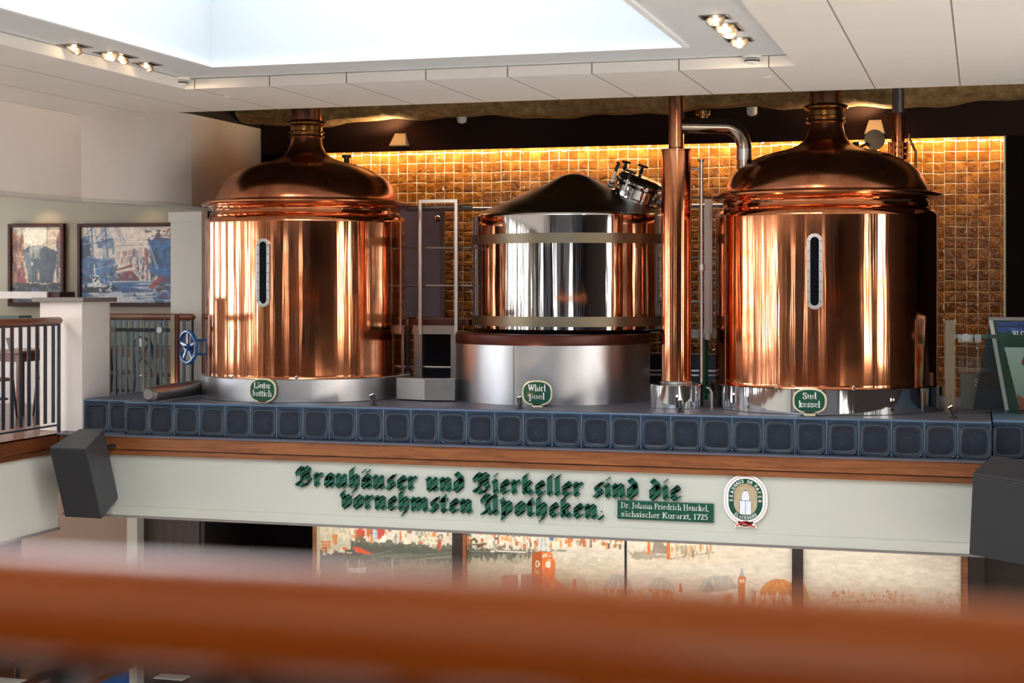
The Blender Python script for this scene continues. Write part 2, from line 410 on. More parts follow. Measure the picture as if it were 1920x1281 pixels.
# beam with sprayed, uneven underside
b = MB(); n = 150; P0 = []
for i in range(n+1):
    x = -8.08+13.0*i/n
    zb = 3.325+.022*math.sin(x*1.9)+.016*math.sin(x*4.7+1)+.010*math.sin(x*11+2)+random.uniform(-.003, .003)
    P0 += [(x, 16.35, 3.62), (x, 16.35-.02*math.sin(x*3), zb+.09), (x, 16.45, zb+.015), (x, 16.62, zb), (x, 16.9, zb+.02), (x, 16.95, 3.62)]
b.add(P0, [(i*6+k, i*6+k+1, (i+1)*6+k+1, (i+1)*6+k) for i in range(n) for k in range(5)], True)
struct('ceiling.003', b, M['beam'])
# rear wall
b = MB(); b.box((-9, W_+.06, -.1), (5, W_+.3, 3.7)); struct('wall_rear', b, M['darkwall'])
tx0, tx1 = onY(588, 300, W_).x, onY(1882, 300, W_).x
b = MB(); b.box((tx0, W_, .0), (tx1, W_+.06, 3.14)); struct('wall_rear_tiled', b, M['amber'])
b = MB(); b.box((-8.08, 17.05, 3.02), (5, 17.12, 3.62)); struct('wall_valance', b, M['darkwall'])
b = MB(); b.box((-8.08, 17.05, 0), (tx0, 17.3, 3.02)); struct('wall_rear_left', b, M['blackwall'])
b = MB(); b.box((tx1+.02, 17.05, 0), (5, 17.3, 3.02)); struct('wall_rear_right', b, M['blackwall'])
b = MB(); b.box((tx1, 17.06, 0), (tx1+.02, 17.3, 3.02)); struct('trim_2', b, M['signcream'])  # pale strip stands in for light spilling along the tile edge
# bulkheads over the left gallery
b = MB(); b.box((-8.9, -5, 2.36), (-8.66, 14.09, 3.19)); struct('wall_bulkhead', b, M['wall_warm'])
b = MB(); b.prism([(-8.66, 14.09, 2.36), (-8.1, 15.35, 2.36), (-8.1, 17.3, 2.36), (-8.4, 17.3, 2.36), (-8.4, 15.42, 2.36), (-8.9, 14.30, 2.36), (-8.9, 14.09, 2.36)], (0, 0, .96))
struct('wall_bulkhead.001', b, M['wall_warm'])
b = MB(); b.prism([(-8.655, 14.11, 3.321), (-8.095, 15.35, 3.321), (-8.095, 17.3, 3.321), (-8.4, 17.3, 3.321), (-8.4, 15.42, 3.321), (-8.9, 14.30, 3.321)], (0, 0, .3))
struct('trim_3', b, M['soot'])
b = MB(); b.prism([(-8.652, -5, 2.33), (-8.652, 14.09, 2.33), (-8.09, 15.35, 2.33), (-8.09, 17.3, 2.33), (-8.42, 17.3, 2.33), (-8.42, 15.42, 2.33), (-8.92, 14.3, 2.33), (-8.92, -5, 2.33)], (0, 0, .03))
struct('trim_4', b, M['cream'])
# left gallery shell
b = MB(); b.box((-15.1, -5, 2.8), (-8.9, 19.1, 2.9)); struct('ceiling.004', b, M['cream'])
b = MB(); b.box((-15.1, 19.0, -.1), (-8.4, 19.2, 2.8)); struct('wall_left_gallery', b, M['gallery_wall'])
b = MB(); b.box((-15.1, -5, -.25), (-8.95, 19.1, -.02)); struct('floor.001', b, M['floorwood'])
# stage slab
b = MB(); b.box((-8.95, 14.2, -.4), (5, W_+.1, .0)); struct('floor.002', b, M['soot'])
# outer left wall with tall windows
zs, zt = .25, 2.6
b = MB(); wy = [.9+2.05*i for i in range(9)]; ww = .92
b.box((-15.3, -5, -.2), (-15.1, 19.2, zs)).box((-15.3, -5, zt), (-15.1, 19.2, 2.9)); y = -5
for q in wy: b.box((-15.3, y, zs), (-15.1, q, zt)); y = q+ww
b.box((-15.3, y, zs), (-15.1, 19.2, zt)); struct('wall_left', b, M['cream'])
for i, q in enumerate(wy):
    b = MB(); b.box((-15.26, q, zs), (-15.20, q+.06, zt)).box((-15.26, q+ww-.06, zs), (-15.20, q+ww, zt)).box((-15.26, q+.06, zs), (-15.20, q+ww-.06, zs+.06))
    b.box((-15.26, q+.06, zt-.06), (-15.20, q+ww-.06, zt)).box((-15.26, q+ww/2-.025, zs+.06), (-15.20, q+ww/2+.025, zt-.06)).box((-15.255, q+.06, 1.75), (-15.205, q+ww-.06, 1.80))
    wn = struct('window_%d' % (i+2), b, M['cream'])
    b = MB(); b.box((-15.29, q+.03, zs+.03), (-15.27, q+ww-.03, zt-.03)); obj('pane', b, M['daypane'], wn)
for i in range(8):                          # added unseen ground-floor windows, lighting the ceiling from below
    q = -3.5+2.3*i
    b = MB(); b.box((-15.1, q-.06, -3.0), (-15.04, q, -.6)).box((-15.1, q+1.7, -3.0), (-15.04, q+1.76, -.6)).box((-15.1, q, -3.0), (-15.04, q+1.7, -2.94)).box((-15.1, q, -.66), (-15.04, q+1.7, -.6)).box((-15.1, q+.82, -2.94), (-15.04, q+.88, -.66))
    wn = struct('window_%d' % (i+40), b, M['cream']); b = MB(); b.box((-15.095, q, -2.95), (-15.08, q+1.7, -.65)); obj('pane', b, M['fillpane_ground'], wn)
for i in range(5):                          # slim unseen piers, added to stripe the reflections in the vessels
    b = MB(); b.box((-11.3, .6+2.6*i, 0), (-11.0, .9+2.6*i, 2.8)); struct('wall_stripe_pier', b, M['cream'])
for i in range(6):  # more added ground-floor windows, an unseen fill from the right
    q = -3.0+2.5*i
    b = MB(); b.box((4.94, q-.06, -3.0), (5, q, -.6)).box((4.94, q+1.8, -3.0), (5, q+1.86, -.6)).box((4.94, q, -3.0), (5, q+1.8, -2.94)).box((4.94, q, -.66), (5, q+1.8, -.6)).box((4.95, q+.87, -2.94), (5, q+.93, -.66))
    wn = struct('window_%d' % (i+70), b, M['cream']); b = MB(); b.box((4.98, q, -2.95), (4.995, q+1.8, -.65)); obj('pane', b, M['fillpane_ground'], wn)
# right and rear sides of the hall (seen in the polished metal)
b = MB(); b.box((5, -5, -3.5), (5.2, 17.6, 3.7)); struct('wall_right', b, M['darkwood'])
for i in range(2):  # unseen windows added to light the left bulkhead and streak the right kettle
    q = 8.4+2.6*i
    b = MB(); b.box((4.93, q-.07, .4), (5, q, 2.6)).box((4.93, q+1.1, .4), (5, q+1.17, 2.6)).box((4.93, q, .4), (5, q+1.1, .47)).box((4.93, q, 2.53), (5, q+1.1, 2.6)).box((4.95, q+.52, .47), (5, q+.58, 2.53))
    wn = struct('window_%d' % (i+60), b, M['cream']); b = MB(); b.box((4.98, q, .47), (4.995, q+1.1, 2.53)); obj('pane', b, M['fillpane_right'], wn)
b = MB(); b.box((-15.3, -5.2, -3.5), (5.2, -5, 3.7)); struct('wall_front', b, M['wall_blue'])
for i, x in enumerate((-12.9, -7.1, -1.3)):
    b = MB(); b.box((x, -4.995, .2), (x+1.3, -4.93, .28)).box((x, -4.995, 2.5), (x+1.3, -4.93, 2.58)).box((x-.07, -4.995, .2), (x, -4.93, 2.58)).box((x+1.3, -4.995, .2), (x+1.37, -4.93, 2.58)).box((x+.62, -4.995, .28), (x+.68, -4.94, 2.5))
    wn = struct('window_%d' % (i+20), b, M['cream']); b = MB(); b.box((x, -4.99, .28), (x+1.3, -4.97, 2.5)); obj('pane', b, M['daypane_shaded'], wn)
for i, x in enumerate((-11.2, -8.4, -4.1, .5, 3.4)):
    b = MB(); b.box((x, -4.99, 0), (x+.95, -4.95, 2.5)); b.box((x+.1, -4.95, .1), (x+.85, -4.93, 2.4)); d_ = struct('door_%d' % (i+1), b, M['darkwood'])
# ground floor
b = MB(); b.box((-15.3, -5.2, -3.6), (5.2, 19.2, -3.5)); struct('floor', b, M['groundfloor'])
# gallery under the camera
b = MB(); b.box((-8.95, -5, -.3), (5, 1.25, -.02)); struct('floor.003', b, M['floorwood'])

# ---- front of the stage: tiled plinth, oak bands, fascia
b = MB(); b.box((-8.21, 14.15, .005), (.08, 17.03, .325)); pl = obj('tiled_plinth', b, [M['slate']], None, bev=.006)
tag(pl, 'long blue-black tiled plinth carrying the brewing vessels', 'plinth')
b = MB(); b.box((-8.20, 14.165, .325), (.075, 17.03, .331)); obj('plinth_top', b, M['stone'], pl)
b = MB(); b.box((-8.77, 14.32, .005), (-8.215, 16.1, .325)); p2 = obj('tiled_plinth', b, M['slate'], None, bev=.006)
tag(p2, 'short set-back end of the dark tiled plinth beside the cream pier', 'plinth')
b = MB(); b.box((-8.76, 14.33, .325), (-8.22, 16.1, .331)); obj('plinth_top', b, M['stone'], p2)
b = MB(); b.box((.09, 14.30, .005), (3.5, 17.0, .335)); p3 = obj('tiled_plinth', b, M['slate'], None, bev=.006)
tag(p3, 'set-back black tiled plinth end behind the right loudspeaker', 'plinth')
b = MB(); b.box((-8.9, 14.02, -.012), (5, 14.4, .003)); struct('trim_5', b, M['stone'])
b = MB(); b.box((-8.88, 14.04, -.135), (5, 14.2, -.012)); struct('trim_6', b, M['oak'])
b = MB(); b.box((-8.86, 14.075, -.145), (5, 14.2, -.135)); struct('trim_7', b, M['shadowgap'])
b = MB(); b.box((-8.87, 14.06, -.195), (5, 14.2, -.145)); struct('trim_8', b, M['oak'])
b = MB(); b.box((-8.87, 14.10, -.80), (5, 14.35, -.195)); struct('wall_fascia', b, M['fascia'])
b = MB(); b.box((-8.87, 14.088, -.80), (5, 14.10, -.705)); struct('trim_9', b, M['fascia'], bev=.004)
b = MB(); b.box((-8.87, 14.075, -.818), (5, 14.36, -.80)); struct('trim_10', b, M['cap'])
# left gallery edge
b = MB(); b.box((-8.96, 1.0, -.012), (-8.90, 14.03, .003)).box((-9.2, 1.0, -.02), (-8.9, 14.3, .0)); struct('trim_11', b, M['oak_y'])
b = MB(); b.box((-9.1, 1.0, -.135), (-8.885, 14.03, -.02)).box((-9.1, 1.0, -.195), (-8.90, 14.05, -.145)); struct('trim_12', b, M['oak_y'])
b = MB(); b.box((-9.1, 1.0, -.95), (-8.93, 14.1, -.14)); struct('wall_fascia.001', b, M['cream'])
b = MB(); b.box((-9.1, 1.0, -.97), (-8.90, 14.1, -.95)); struct('trim_13', b, M['cap'])
# ================================================================ BREWING VESSELS
PT = .332                                   # top of the plinth
ZB = .563
def make_kettle(cx, cy, label, skirt):
    R = 1.046
    t = thing('brew_kettle', label, 'brewing kettle', (cx, cy, PT), 'copper kettles on the tiled plinth')
    c = (cx, cy, 0)
    b = MB(); b.lathe([(R+.02, PT), (R+.045, PT+.004), (R+.045, ZB-.006), (R+.038, ZB), (R-.01, ZB+.002)], c, n=128); obj('base_skirt', b, M[skirt], t)
    b = MB(); b.lathe([(R+.005, ZB+.002), (R, ZB+.02), (R, 2.135), (R-.006, 2.16), (R-.022, 2.185), (R-.045, 2.203), (R-.068, 2.222), (R-.075, 2.25), (R-.062, 2.28), (R-.03, 2.302), (R+.01, 2.315)], c, n=160); obj('kettle_body', b, M['copper'], t)
    b = MB(); b.lathe([(R-.01, 2.305), (R+.03, 2.312), (R+.042, 2.325), (R+.042, 2.342), (R+.03, 2.352), (R-.01, 2.356), (R-.06, 2.362), (R-.085, 2.372)], c, n=160); obj('rim', b, M['copper_rim'], t)
    prof = [(.962, 2.366), (.962, 2.39), (.948, 2.43), (.93, 2.475), (.895, 2.535), (.845, 2.59), (.79, 2.632), (.71, 2.682), (.62, 2.722), (.52, 2.752), (.41, 2.778), (.33, 2.800), (.27, 2.826), (.225, 2.860), (.197, 2.90), (.178, 2.94), (.166, 2.99), (.160, 3.05), (.158, 3.08)]
    b = MB(); b.lathe(prof, c, n=128); dm = obj('domed_lid', b, M['copper_dome'], t, angle=60)
    b = MB(); b.lathe([(.158, 3.035), (.180, 3.04), (.186, 3.05), (.178, 3.062), (.165, 3.067), (.165, 3.078), (.180, 3.083), (.184, 3.092), (.176, 3.103), (.166, 3.108), (.166, 3.15), (.178, 3.165),
                       (.205, 3.175), (.213, 3.19), (.205, 3.205), (.185, 3.212), (.165, 3.215)], c, n=64); obj('neck_collar', b, M['brass'], t)
    b = MB(); b.lathe([(.163, 3.20), (.156, 3.215), (.156, 3.615)], c, n=48); obj('flue_pipe', b, M['copper_dome'], t)
    # sight glass in the front
    y = cy-R; z0, z1 = 1.275, 1.955; w = .071
    def slot(w, z0, z1, n=14):
        pts = []
        for k in range(n+1): a = PI*k/n; pts.append((w*math.cos(a), z1-w+w*math.sin(a)))
        for k in range(n+1): a = PI+PI*k/n; pts.append((w*math.cos(a), z0+w+w*math.sin(a)))
        return pts
    so = slot(w, z0, z1); si = slot(.038, z0+.033, z1-.033); n = len(so)
    b = MB(); V = []
    for pts, yy in ((so, y+.02), (so, y-.018), (si, y-.018), (si, y+.004)): V += [(cx+q[0], yy, q[1]) for q in pts]
    b.add(V, [(k*n+i, k*n+(i+1) % n, (k+1)*n+(i+1) % n, (k+1)*n+i) for k in range(3) for i in range(n)])
    sg = obj('sight_glass_frame', b, M['steel_brushed'], t, bev=.003)
    b = MB(); b.prism([(cx+q[0], y+.003, q[1]) for q in reversed(slot(.0385, z0+.032, z1-.032))], (0, -.004, 0)); obj('glass', b, M['glass_dark'], sg)
    k = 0
    for zz in [z0+.07+j*(z1-z0-.14)/6 for j in range(7)]:
        for s in (-1, 1):
            b = MB(); b.cyl((cx+s*.055, y-.018, zz), (cx+s*.055, y-.026, zz), .008, n=8); obj('bolt', b, M['steel_dull'], sg)
    # side seam lap and small front knobs on the skirt
    for a in (-1.9, -1.25):
        p = Vector((cx+(R+.03)*math.cos(a), cy+(R+.03)*math.sin(a), ZB))
        b = MB(); b.cyl(p, p+Vector((0, 0, .02)), .014, n=12).sphere(p+Vector((0, 0, .026)), .012, 12, 8); obj('skirt_screw', b, M['steel'], t)
    return t
KY = 15.45
k1 = make_kettle(-6.81, KY, 'polished copper kettle at the left with blue handwheel at its side', 'steel_brushed')
k2 = make_kettle(-1.43, KY, 'polished copper kettle at the right with curved steam pipe on its dome', 'steel')
# small fittings on the domes: rear right nozzle of the left kettle
q = onY(650, 296, 15.7)
b = MB(); b.cyl(q-Vector((0, 0, .14)), q, .03).cyl(q, q+Vector((0, 0, .03)), .05); obj('lid_nozzle', b, M['black'], k1)
# handwheel at the left side of the left kettle
hc = onY(352, 651, 15.15)
t = k1; ax = Vector((CA*-.74-SA*-.67, SA*-.74+CA*-.67, 0)).normalized(); sd = Vector((-ax.y, ax.x, 0)); up = Vector((0, 0, 1))
b = MB(); b.tube([hc+(sd*math.cos(a)+up*math.sin(a))*.165 for a in [2*PI*i/40 for i in range(40)]], .021, closed=True)
for j in range(5):
    a = PI/2+2*PI*j/5; e = sd*math.cos(a)+up*math.sin(a); b.bar(hc+e*.02, hc+e*.16, .026, .016, up=ax)
b.cyl(hc-ax*.03, hc+ax*.03, .038); hw = obj('handwheel', b, M['blue'], t)
b = MB(); b.cyl(hc+ax*.03, hc+ax*.045, .016); obj('hub_nut', b, M['black'], hw)
b = MB(); e0 = hc+Vector((.10, .06, 0)); e1 = Vector((-7.80, 15.22, hc.z))
b.bar(e0+up*.075, e1+up*.075, .09, .022); obj('yoke_arm', b, M['blue'], t); b = MB(); b.bar(e0-up*.075, e1-up*.075, .09, .022); obj('yoke_arm', b, M['blue'], t)
b = MB(); b.bar(e0-(e1-e0).normalized()*.02, e1, .115, .12); obj('handwheel_shaft_box', b, M['steel_brushed'], t)
# lying steel pipe at the foot of the left kettle
p0 = onZ(282, 738, .43); p0.z = .425; p1 = Vector((-7.81, 15.0, .425))
b = MB(); b.cyl(p0, p1, .078, n=32); b.cyl(p0, p0+(p0-p1).normalized()*.05, .078, .05, n=32)
tag(obj('manway_pipe', b, M['steel_dull'], None), 'short horizontal steel pipe at the foot of the left kettle', 'pipe')
# brown door post behind left kettle
b = MB(); b.box(onY(379, 0, 16.6)+Vector((0, 0, -1.1)), onY(390, 0, 16.7)+Vector((0, 0, 0))); b = MB()
xa, xb = onY(378, 500, 16.3).x, onY(389, 500, 16.3).x
b.box((xa, 16.3, .0), (xb, 16.36, 2.33)); struct('trim_14', b, M['brownwood'])

# ---- whirlpool tank
t = thing('whirlpool_tank', 'polished steel whirlpool tank with dark conical lid between the kettles', 'brewing tank', (-4.08, 16.15, 1.01))
c = (-4.08, 16.15, 0); R = 1.066
b = MB(); b.lathe([(.2, 1.03), (R-.03, 1.034), (R, 1.05), (R, 2.19), (R-.006, 2.205), (R-.02, 2.212)], c, n=160); obj('tank_body', b, M['steel'], t)
b = MB(); b.lathe([(R-.02, 2.206), (R-.06, 2.222), (.9, 2.288), (.7, 2.375), (.5, 2.462), (.33, 2.537), (.24, 2.58), (.18, 2.61), (.12, 2.634), (.06, 2.65), (.001, 2.656)], c, n=128); obj('cone_lid', b, M['steel_dark'], t, angle=70)
for z in (1.955, 1.13):
    b = MB(); b.lathe([(R, z-.05), (R+.012, z-.05), (R+.012, z+.05), (R, z+.05)], c, n=128); obj('tank_band', b, M['steel_bracket'], t)
b = MB(); b.lathe([(.85, 1.010), (.85, 1.034)], c, n=48); obj('support_ring', b, M['shadowgap'], t)
mc = Vector((-3.40, 15.98, 2.36)); mn = Vector((.36, -.17, .92)).normalized()
b = MB(); b.lathe([(.235, -.06), (.235, .0), (.262, .004), (.262, .03), (.235, .034), (.235, .15), (.262, .153), (.268, .165), (.262, .178), (.245, .182), (.245, .20), (.25, .205), (.23, .225), (.12, .235), (.001, .238)], mc, mn, n=64)
mh = obj('manhole', b, M['steel'], t)
ux = mn.cross(Vector((0, 1, 0))).normalized(); uy = mn.cross(ux)
for a in (20, 75, 165, 215, 290, 330):
    a = math.radians(a); r_ = (ux*math.cos(a)+uy*math.sin(a))
    q = mc+r_*.285
    b = MB(); b.cyl(q+mn*.10, q+mn*.26, .014, n=10); b.cyl(q+mn*.08-r_*.03, q+mn*.08+r_*.03, .03, n=10); cl = obj('clamp_bolt', b, M['steel_brushed'], mh)
    b = MB(); b.cyl(q+mn*.23, q+mn*.31, .02, .016, n=10); tdir = (ux*math.cos(a+1.57)+uy*math.sin(a+1.57))
    b.bar(q+mn*.31-tdir*.055, q+mn*.31+tdir*.055, .032, .022, up=mn); obj('clamp_knob', b, M['black'], cl, bev=.005)
# its steel plinth drum
c = (-4.21, 15.75, 0); R2 = .99
t = thing('tank_pedestal', 'broad brushed steel drum carrying the whirlpool tank', 'pedestal', (-4.21, 15.75, PT))
b = MB(); b.lathe([(R2, PT), (R2, .905)], c, n=128); b.add([], []); obj('drum', b, M['steel_brushed'], t)
b = MB(); b.lathe([(R2+.003, .905), (R2+.006, .91), (R2+.006, 1.0), (R2, 1.008), (.3, 1.008)], c, n=128); obj('top_band', b, M['redbrown'], t)
a = math.radians(-90-7.5)
b = MB(); p = Vector((c[0]+(R2+.002)*math.cos(a), c[1]+(R2+.002)*math.sin(a), PT)); b.bar(p, p+Vector((0, 0, .57)), .006, .006); obj('seam', b, M['steel_dull'], t)
# low steel cover box between left kettle and drum
t = thing('steel_cover_box', 'low stainless cover box between the left kettle and whirlpool drum', 'cover', (-5.45, 15.0, PT))
pa, pb, pc = onZ(743, 757, PT), onZ(797, 757, PT), onZ(852, 757, PT)
pa, pb, pc = onY(743, 755, 15.05), onY(797, 757, 14.95), onY(853, 757, 15.0)
for nm, u_, v_ in (('front_panel', pa, pb), ('front_panel', pb, pc)):
    b = MB(); b.prism([(u_.x, u_.y, PT+.01), (v_.x, v_.y, PT+.01), (v_.x, v_.y, .56), (u_.x, u_.y, .56)], (0, .18, 0)); obj(nm, b, M['steel_dull'], t, bev=.004)

# ---- copper column (heat exchanger) with foot
cx, cy = -2.78, 14.94
t = thing('copper_column', 'tall slim copper column on a round steel foot', 'column', (cx, cy, PT)); c = (cx, cy, 0)
b = MB(); b.lathe([(.255, PT), (.258, PT+.004), (.258, .548), (.252, .556), (.13, .556)], c, n=72); obj('foot', b, M['steel'], t)
b = MB(); b.lathe([(.150, .556), (.155, .565), (.148, .58), (.143, .585)], c, n=48); obj('foot_collar', b, M['steel_brushed'], t)
b = MB(); b.lathe([(.143, .58), (.143, 2.76), (.150, 2.764), (.150, 2.776), (.140, 2.782), (.07, 2.784)], c, n=64); obj('column_body', b, M['copper'], t)
b = MB(); b.lathe([(.078, 2.78), (.075, 2.80), (.075, 3.60)], c, n=32); obj('riser_pipe', b, M['copper_dome'], t)
# horizontal vapour pipe with its bend down to the right kettle
cx2, cy2 = onY(1395, 300, 15.2).x, 15.2
hz_ = 1.5+(533-235)*15.1/F
pth = [(cx+.03, cy+.02, hz_), (cx+.35, cy+.13, hz_)]
bx, by = cx2, cy2; sx, sy = (bx-cx), (by-cy); L = math.hypot(sx, sy); sx /= L; sy /= L; rr = .20
pth = [(cx+sx*.04, cy+sy*.04, hz_), (bx-sx*rr*1.6, by-sy*rr*1.6, hz_)]+[(bx-sx*rr*(1-math.sin(a)), by-sy*rr*(1-math.sin(a)), hz_-rr*(1-math.cos(a))) for a in [PI/2*i/12 for i in range(13)]]+[(bx, by, 2.60)]
b = MB(); b.tube(pth, .073, n=28); vp = obj('vapour_pipe', b, M['steel_pipe'], t)
b = MB(); b.cyl((bx, by, hz_-rr-.12), (bx, by, hz_-rr-.02), .0745, n=28); obj('weld_sleeve', b, M['steel_brushed'], vp)
q = onY(1318, 212, 15.1); b = MB(); b.cyl((q.x, q.y, hz_+.05), (q.x, q.y, hz_+.12), .045, n=20).cyl((q.x, q.y, hz_+.11), (q.x, q.y, hz_+.15), .07, n=20); obj('pipe_cap', b, M['brass'], vp)
# thin standpipe beside the column
q = onY(1315, 300, 15.05); b = MB(); b.cyl((q.x, q.y, .56), (q.x, q.y, q.z), .017, n=14).cyl((q.x, q.y, q.z-.02), (q.x, q.y, q.z+.006), .02, .036, n=16)
b.tube([(q.x, q.y, 2.58), (q.x-.05, q.y, 2.60), (q.x-.16, q.y, 2.60)], .013, n=10)
b.cyl((q.x, q.y, 1.63), (q.x, q.y, 1.69), .035, n=14)
tag(obj('standpipe', b, M['steel_brushed'], None), 'thin steel standpipe just right of the copper column', 'pipe')
# chimney pipe on the back right of the right kettle
q = onY(1684, 290, 15.95); x, y = q.x, q.y
t = thing('vent_pipe', 'slim copper vent pipe with union behind the right dome', 'pipe', (x, y, 2.45))
b = MB(); b.cyl((x, y, 2.50), (x, y, 3.17), .064, n=32); obj('copper_pipe', b, M['copper_rim'], t)
b = MB(); b.cyl((x, y, 3.17), (x, y, 3.60), .058, n=32); obj('steel_pipe', b, M['steel_dull'], t)
b = MB()
for z in (2.74, 2.80, 2.86): b.lathe([(.062, z-.028), (.088, z-.024), (.088, z+.018), (.062, z+.022)], (x, y, 0), n=28)
for k in range(6): a = k*PI/3; b.cyl((x+.085*math.cos(a), y+.085*math.sin(a), 2.73), (x+.085*math.cos(a), y+.085*math.sin(a), 2.89), .012, n=8)
obj('union_fitting', b, M['copper_rim'], t)
b = MB(); q = onY(1717, 300, 16.2); r1 = onY(1706, 262, 16.2)
b.tube([r1+Vector((0, 0, .06)), r1, onY(1717, 285, 16.2), onY(1717, 330, 16.2), (q.x, q.y, .35)], .014, n=10)
tag(obj('cable_conduit', b, M['brass'], None), 'bent thin conduit behind the right kettle lid', 'pipe')
# round sight lamp on the right dome
q = onY(1640, 262, 15.75); t = thing('sight_lamp', 'round dark sight lamp on a short stalk above the right dome', 'lamp', (q.x, q.y, 2.62))
b = MB(); b.cyl(q+Vector((0, -.04, 0)), q+Vector((.0, .05, 0)), .095, n=36); obj('lamp_head', b, M['steel_dark'], t, bev=.008)
b = MB(); b.cyl((q.x, q.y, 2.60), (q.x, q.y, q.z-.08), .013, n=10); obj('stalk', b, M['brass'], t)
q = onY(1607, 270, 15.6); b = MB(); b.cyl(q, q+Vector((-.04, 0, .0)), .02, n=10).cyl(q-Vector((0, 0, .06)), q+Vector((0, 0, .02)), .02, n=10).cyl(q-Vector((0, 0, .05)), q+Vector((.10, .03, .01)), .012, n=8)
obj('lid_valve', b, M['black'], k2)

# ---- service platform, guard rails and frame
PZ = 1.5+(533-604)*16.2/F
t = thing('service_platform', 'narrow brown service platform between left kettle and steel tank', 'platform', (-5.4, 16.3, PT))
xa, xb = -5.86, -5.16
b = MB(); b.box((-5.84, 15.92, PZ-.05), (-5.17, 16.95, PZ+.012)); obj('deck', b, M['redbrown'], t)
b = MB(); xs = [onY(p, 600, 15.85).x for p in (763, 786, 852, 860)]
b.box((onY(776, 0, 15.85).x, 15.82, PZ-.14), (onY(856, 0, 15.85).x, 15.86, PZ-.05)); obj('apron', b, M['steel_dull'], t)
for p, q in ((763, 768), (776, 791), (845, 855)):
    yy = 15.84 if p > 770 else 15.99
    b = MB(); b.box((onY(p, 0, yy).x, yy, PT), (onY(q, 0, yy).x, yy+.05, PZ-.06)); obj('leg', b, M['steel_dull'], t)
b = MB(); b.cyl((-5.85, 15.95, .62), (-5.2, 15.95, .62), .012, n=8); obj('brace', b, M['steel_brushed'], t)
b = MB(); x0, x1 = onY(792, 0, 16.9).x, onY(846, 0, 16.9).x; b.box((x0, 16.9, PT), (x1, 16.96, PZ-.15)); obj('dark_cabinet', b, M['iron'], t, bev=.004)
# guard frame
zt_ = onY(820, 374, 15.8).z; zb_ = onY(820, 628, 15.8).z
t = thing('safety_gate', 'upright rectangular steel guard frame left of the whirlpool tank', 'frame', (onY(823, 0, 15.8).x, 15.8, zb_))
L_, R_ = onY(788.5, 0, 15.8).x, onY(856, 0, 15.8).x
for x in (L_, R_):
    b = MB(); b.box((x-.018, 15.78, zb_), (x+.018, 15.82, zt_)); obj('post', b, M['steel_brushed'], t, bev=.003)
b = MB(); b.box((L_-.018, 15.778, zt_-.038), (R_+.018, 15.822, zt_)); obj('top_bar', b, M['steel_brushed'], t, bev=.003)
# horizontal chain-thin rails behind
t = thing('guard_rail', 'thin dark guard rails running behind the vessels above the platform', 'rail', (-5.5, 16.2, PZ))
for py in (388, 465, 536):
    b = MB(); z = onY(823, py, 15.88).z; x1 = -5.12
    b.cyl((onY(762, 0, 15.88).x, 15.88, z), (x1, 15.88, z), .013 if py > 400 else .018, n=10); obj('rail', b, M['steel_dull'], t)
b = MB(); z = 1.5+(533-388)*17.4/F
b.cyl((onY(762, 0, 17.0).x, 17.0, z), (-2.3, 17.0, z), .018, n=10); obj('rail', b, M['steel_dull'], t)
x = onY(830, 0, 17.0).x; b = MB(); b.box((x-.025, 16.97, PZ), (x+.025, 17.01, z+.02)); obj('post', b, M['steel_dull'], t)
# sheet-metal locker behind
x0, x1 = onY(766, 0, 16.95).x, onY(829, 0, 17.02).x
t = thing('steel_splash_panel', 'tall pale sheet steel splash panel behind the guard frame', 'panel', ((x0+x1)/2, 17.1, PZ))
b = MB(); b.box((x0-.25, 17.04, PZ+.01), (x1, 17.07, 1.5+(533-383)*17.6/F)); obj('sheet', b, M['locker'], t, bev=.004)
q = onY(821, 410, 17.03); b = MB(); b.sphere(q, .04, 14, 8); obj('wall_boss', b, M['copper_rim'], t)
# railing by the right kettle
t = thing('guard_rail', 'steel guard rail posts squeezed between copper column and right kettle', 'rail', (-2.45, 15.9, 1.1))
zr = onY(1327, 372, 15.9).z
for px, wd in ((1327, .045), (1333, .02), (1322, .02)):
    x = onY(px, 0, 15.9).x; b = MB(); b.box((x-wd/2, 15.88+.03*(wd < .03), onY(1320, 637, 15.9).z if wd > .03 else 1.0), (x+wd/2, 15.92+.03*(wd < .03), zr-.01)); obj('post', b, M['steel_brushed'], t)
for py in (371, 389, 483, 566):
    b = MB(); z = onY(1320, py, 15.93).z; b.cyl((onY(1296, 0, 15.93).x, 15.93, z), (onY(1345, 0, 15.93).x, 15.93, z), .012, n=8); obj('rail', b, M['steel_dull'], t)
b = MB(); b.box((onY(1296, 0, 15.97).x, 15.95, onY(1320, 634, 15.95).z), (onY(1347, 0, 15.97).x, 15.99, onY(1320, 618, 15.95).z)); obj('cross_plate', b, M['steel_dull'], t)
for py in (704, 696):
    b = MB(); z = onY(1300, py, 16.3).z; b.cyl((onY(1217, 0, 16.3).x, 16.3, z), (onY(1350, 0, 16.3).x, 16.3, z), .012, n=8); obj('lower_rail', b, M['steel_brushed'], t)
# folded green cloth / hose hanging behind
b = MB(); q0 = onY(1326, 560, 16.05); q1 = onY(1319, 715, 16.05)
b.tube([q0, onY(1323, 600, 16.05), onY(1320, 650, 16.05), q1, Vector((q1.x, q1.y, PT))], [.012, .03, .04, .05, .05], n=12)
tag(obj('rolled_parasol', b, M['green'], None), 'dark green cone-shaped roll standing behind the thin standpipe', 'roll')
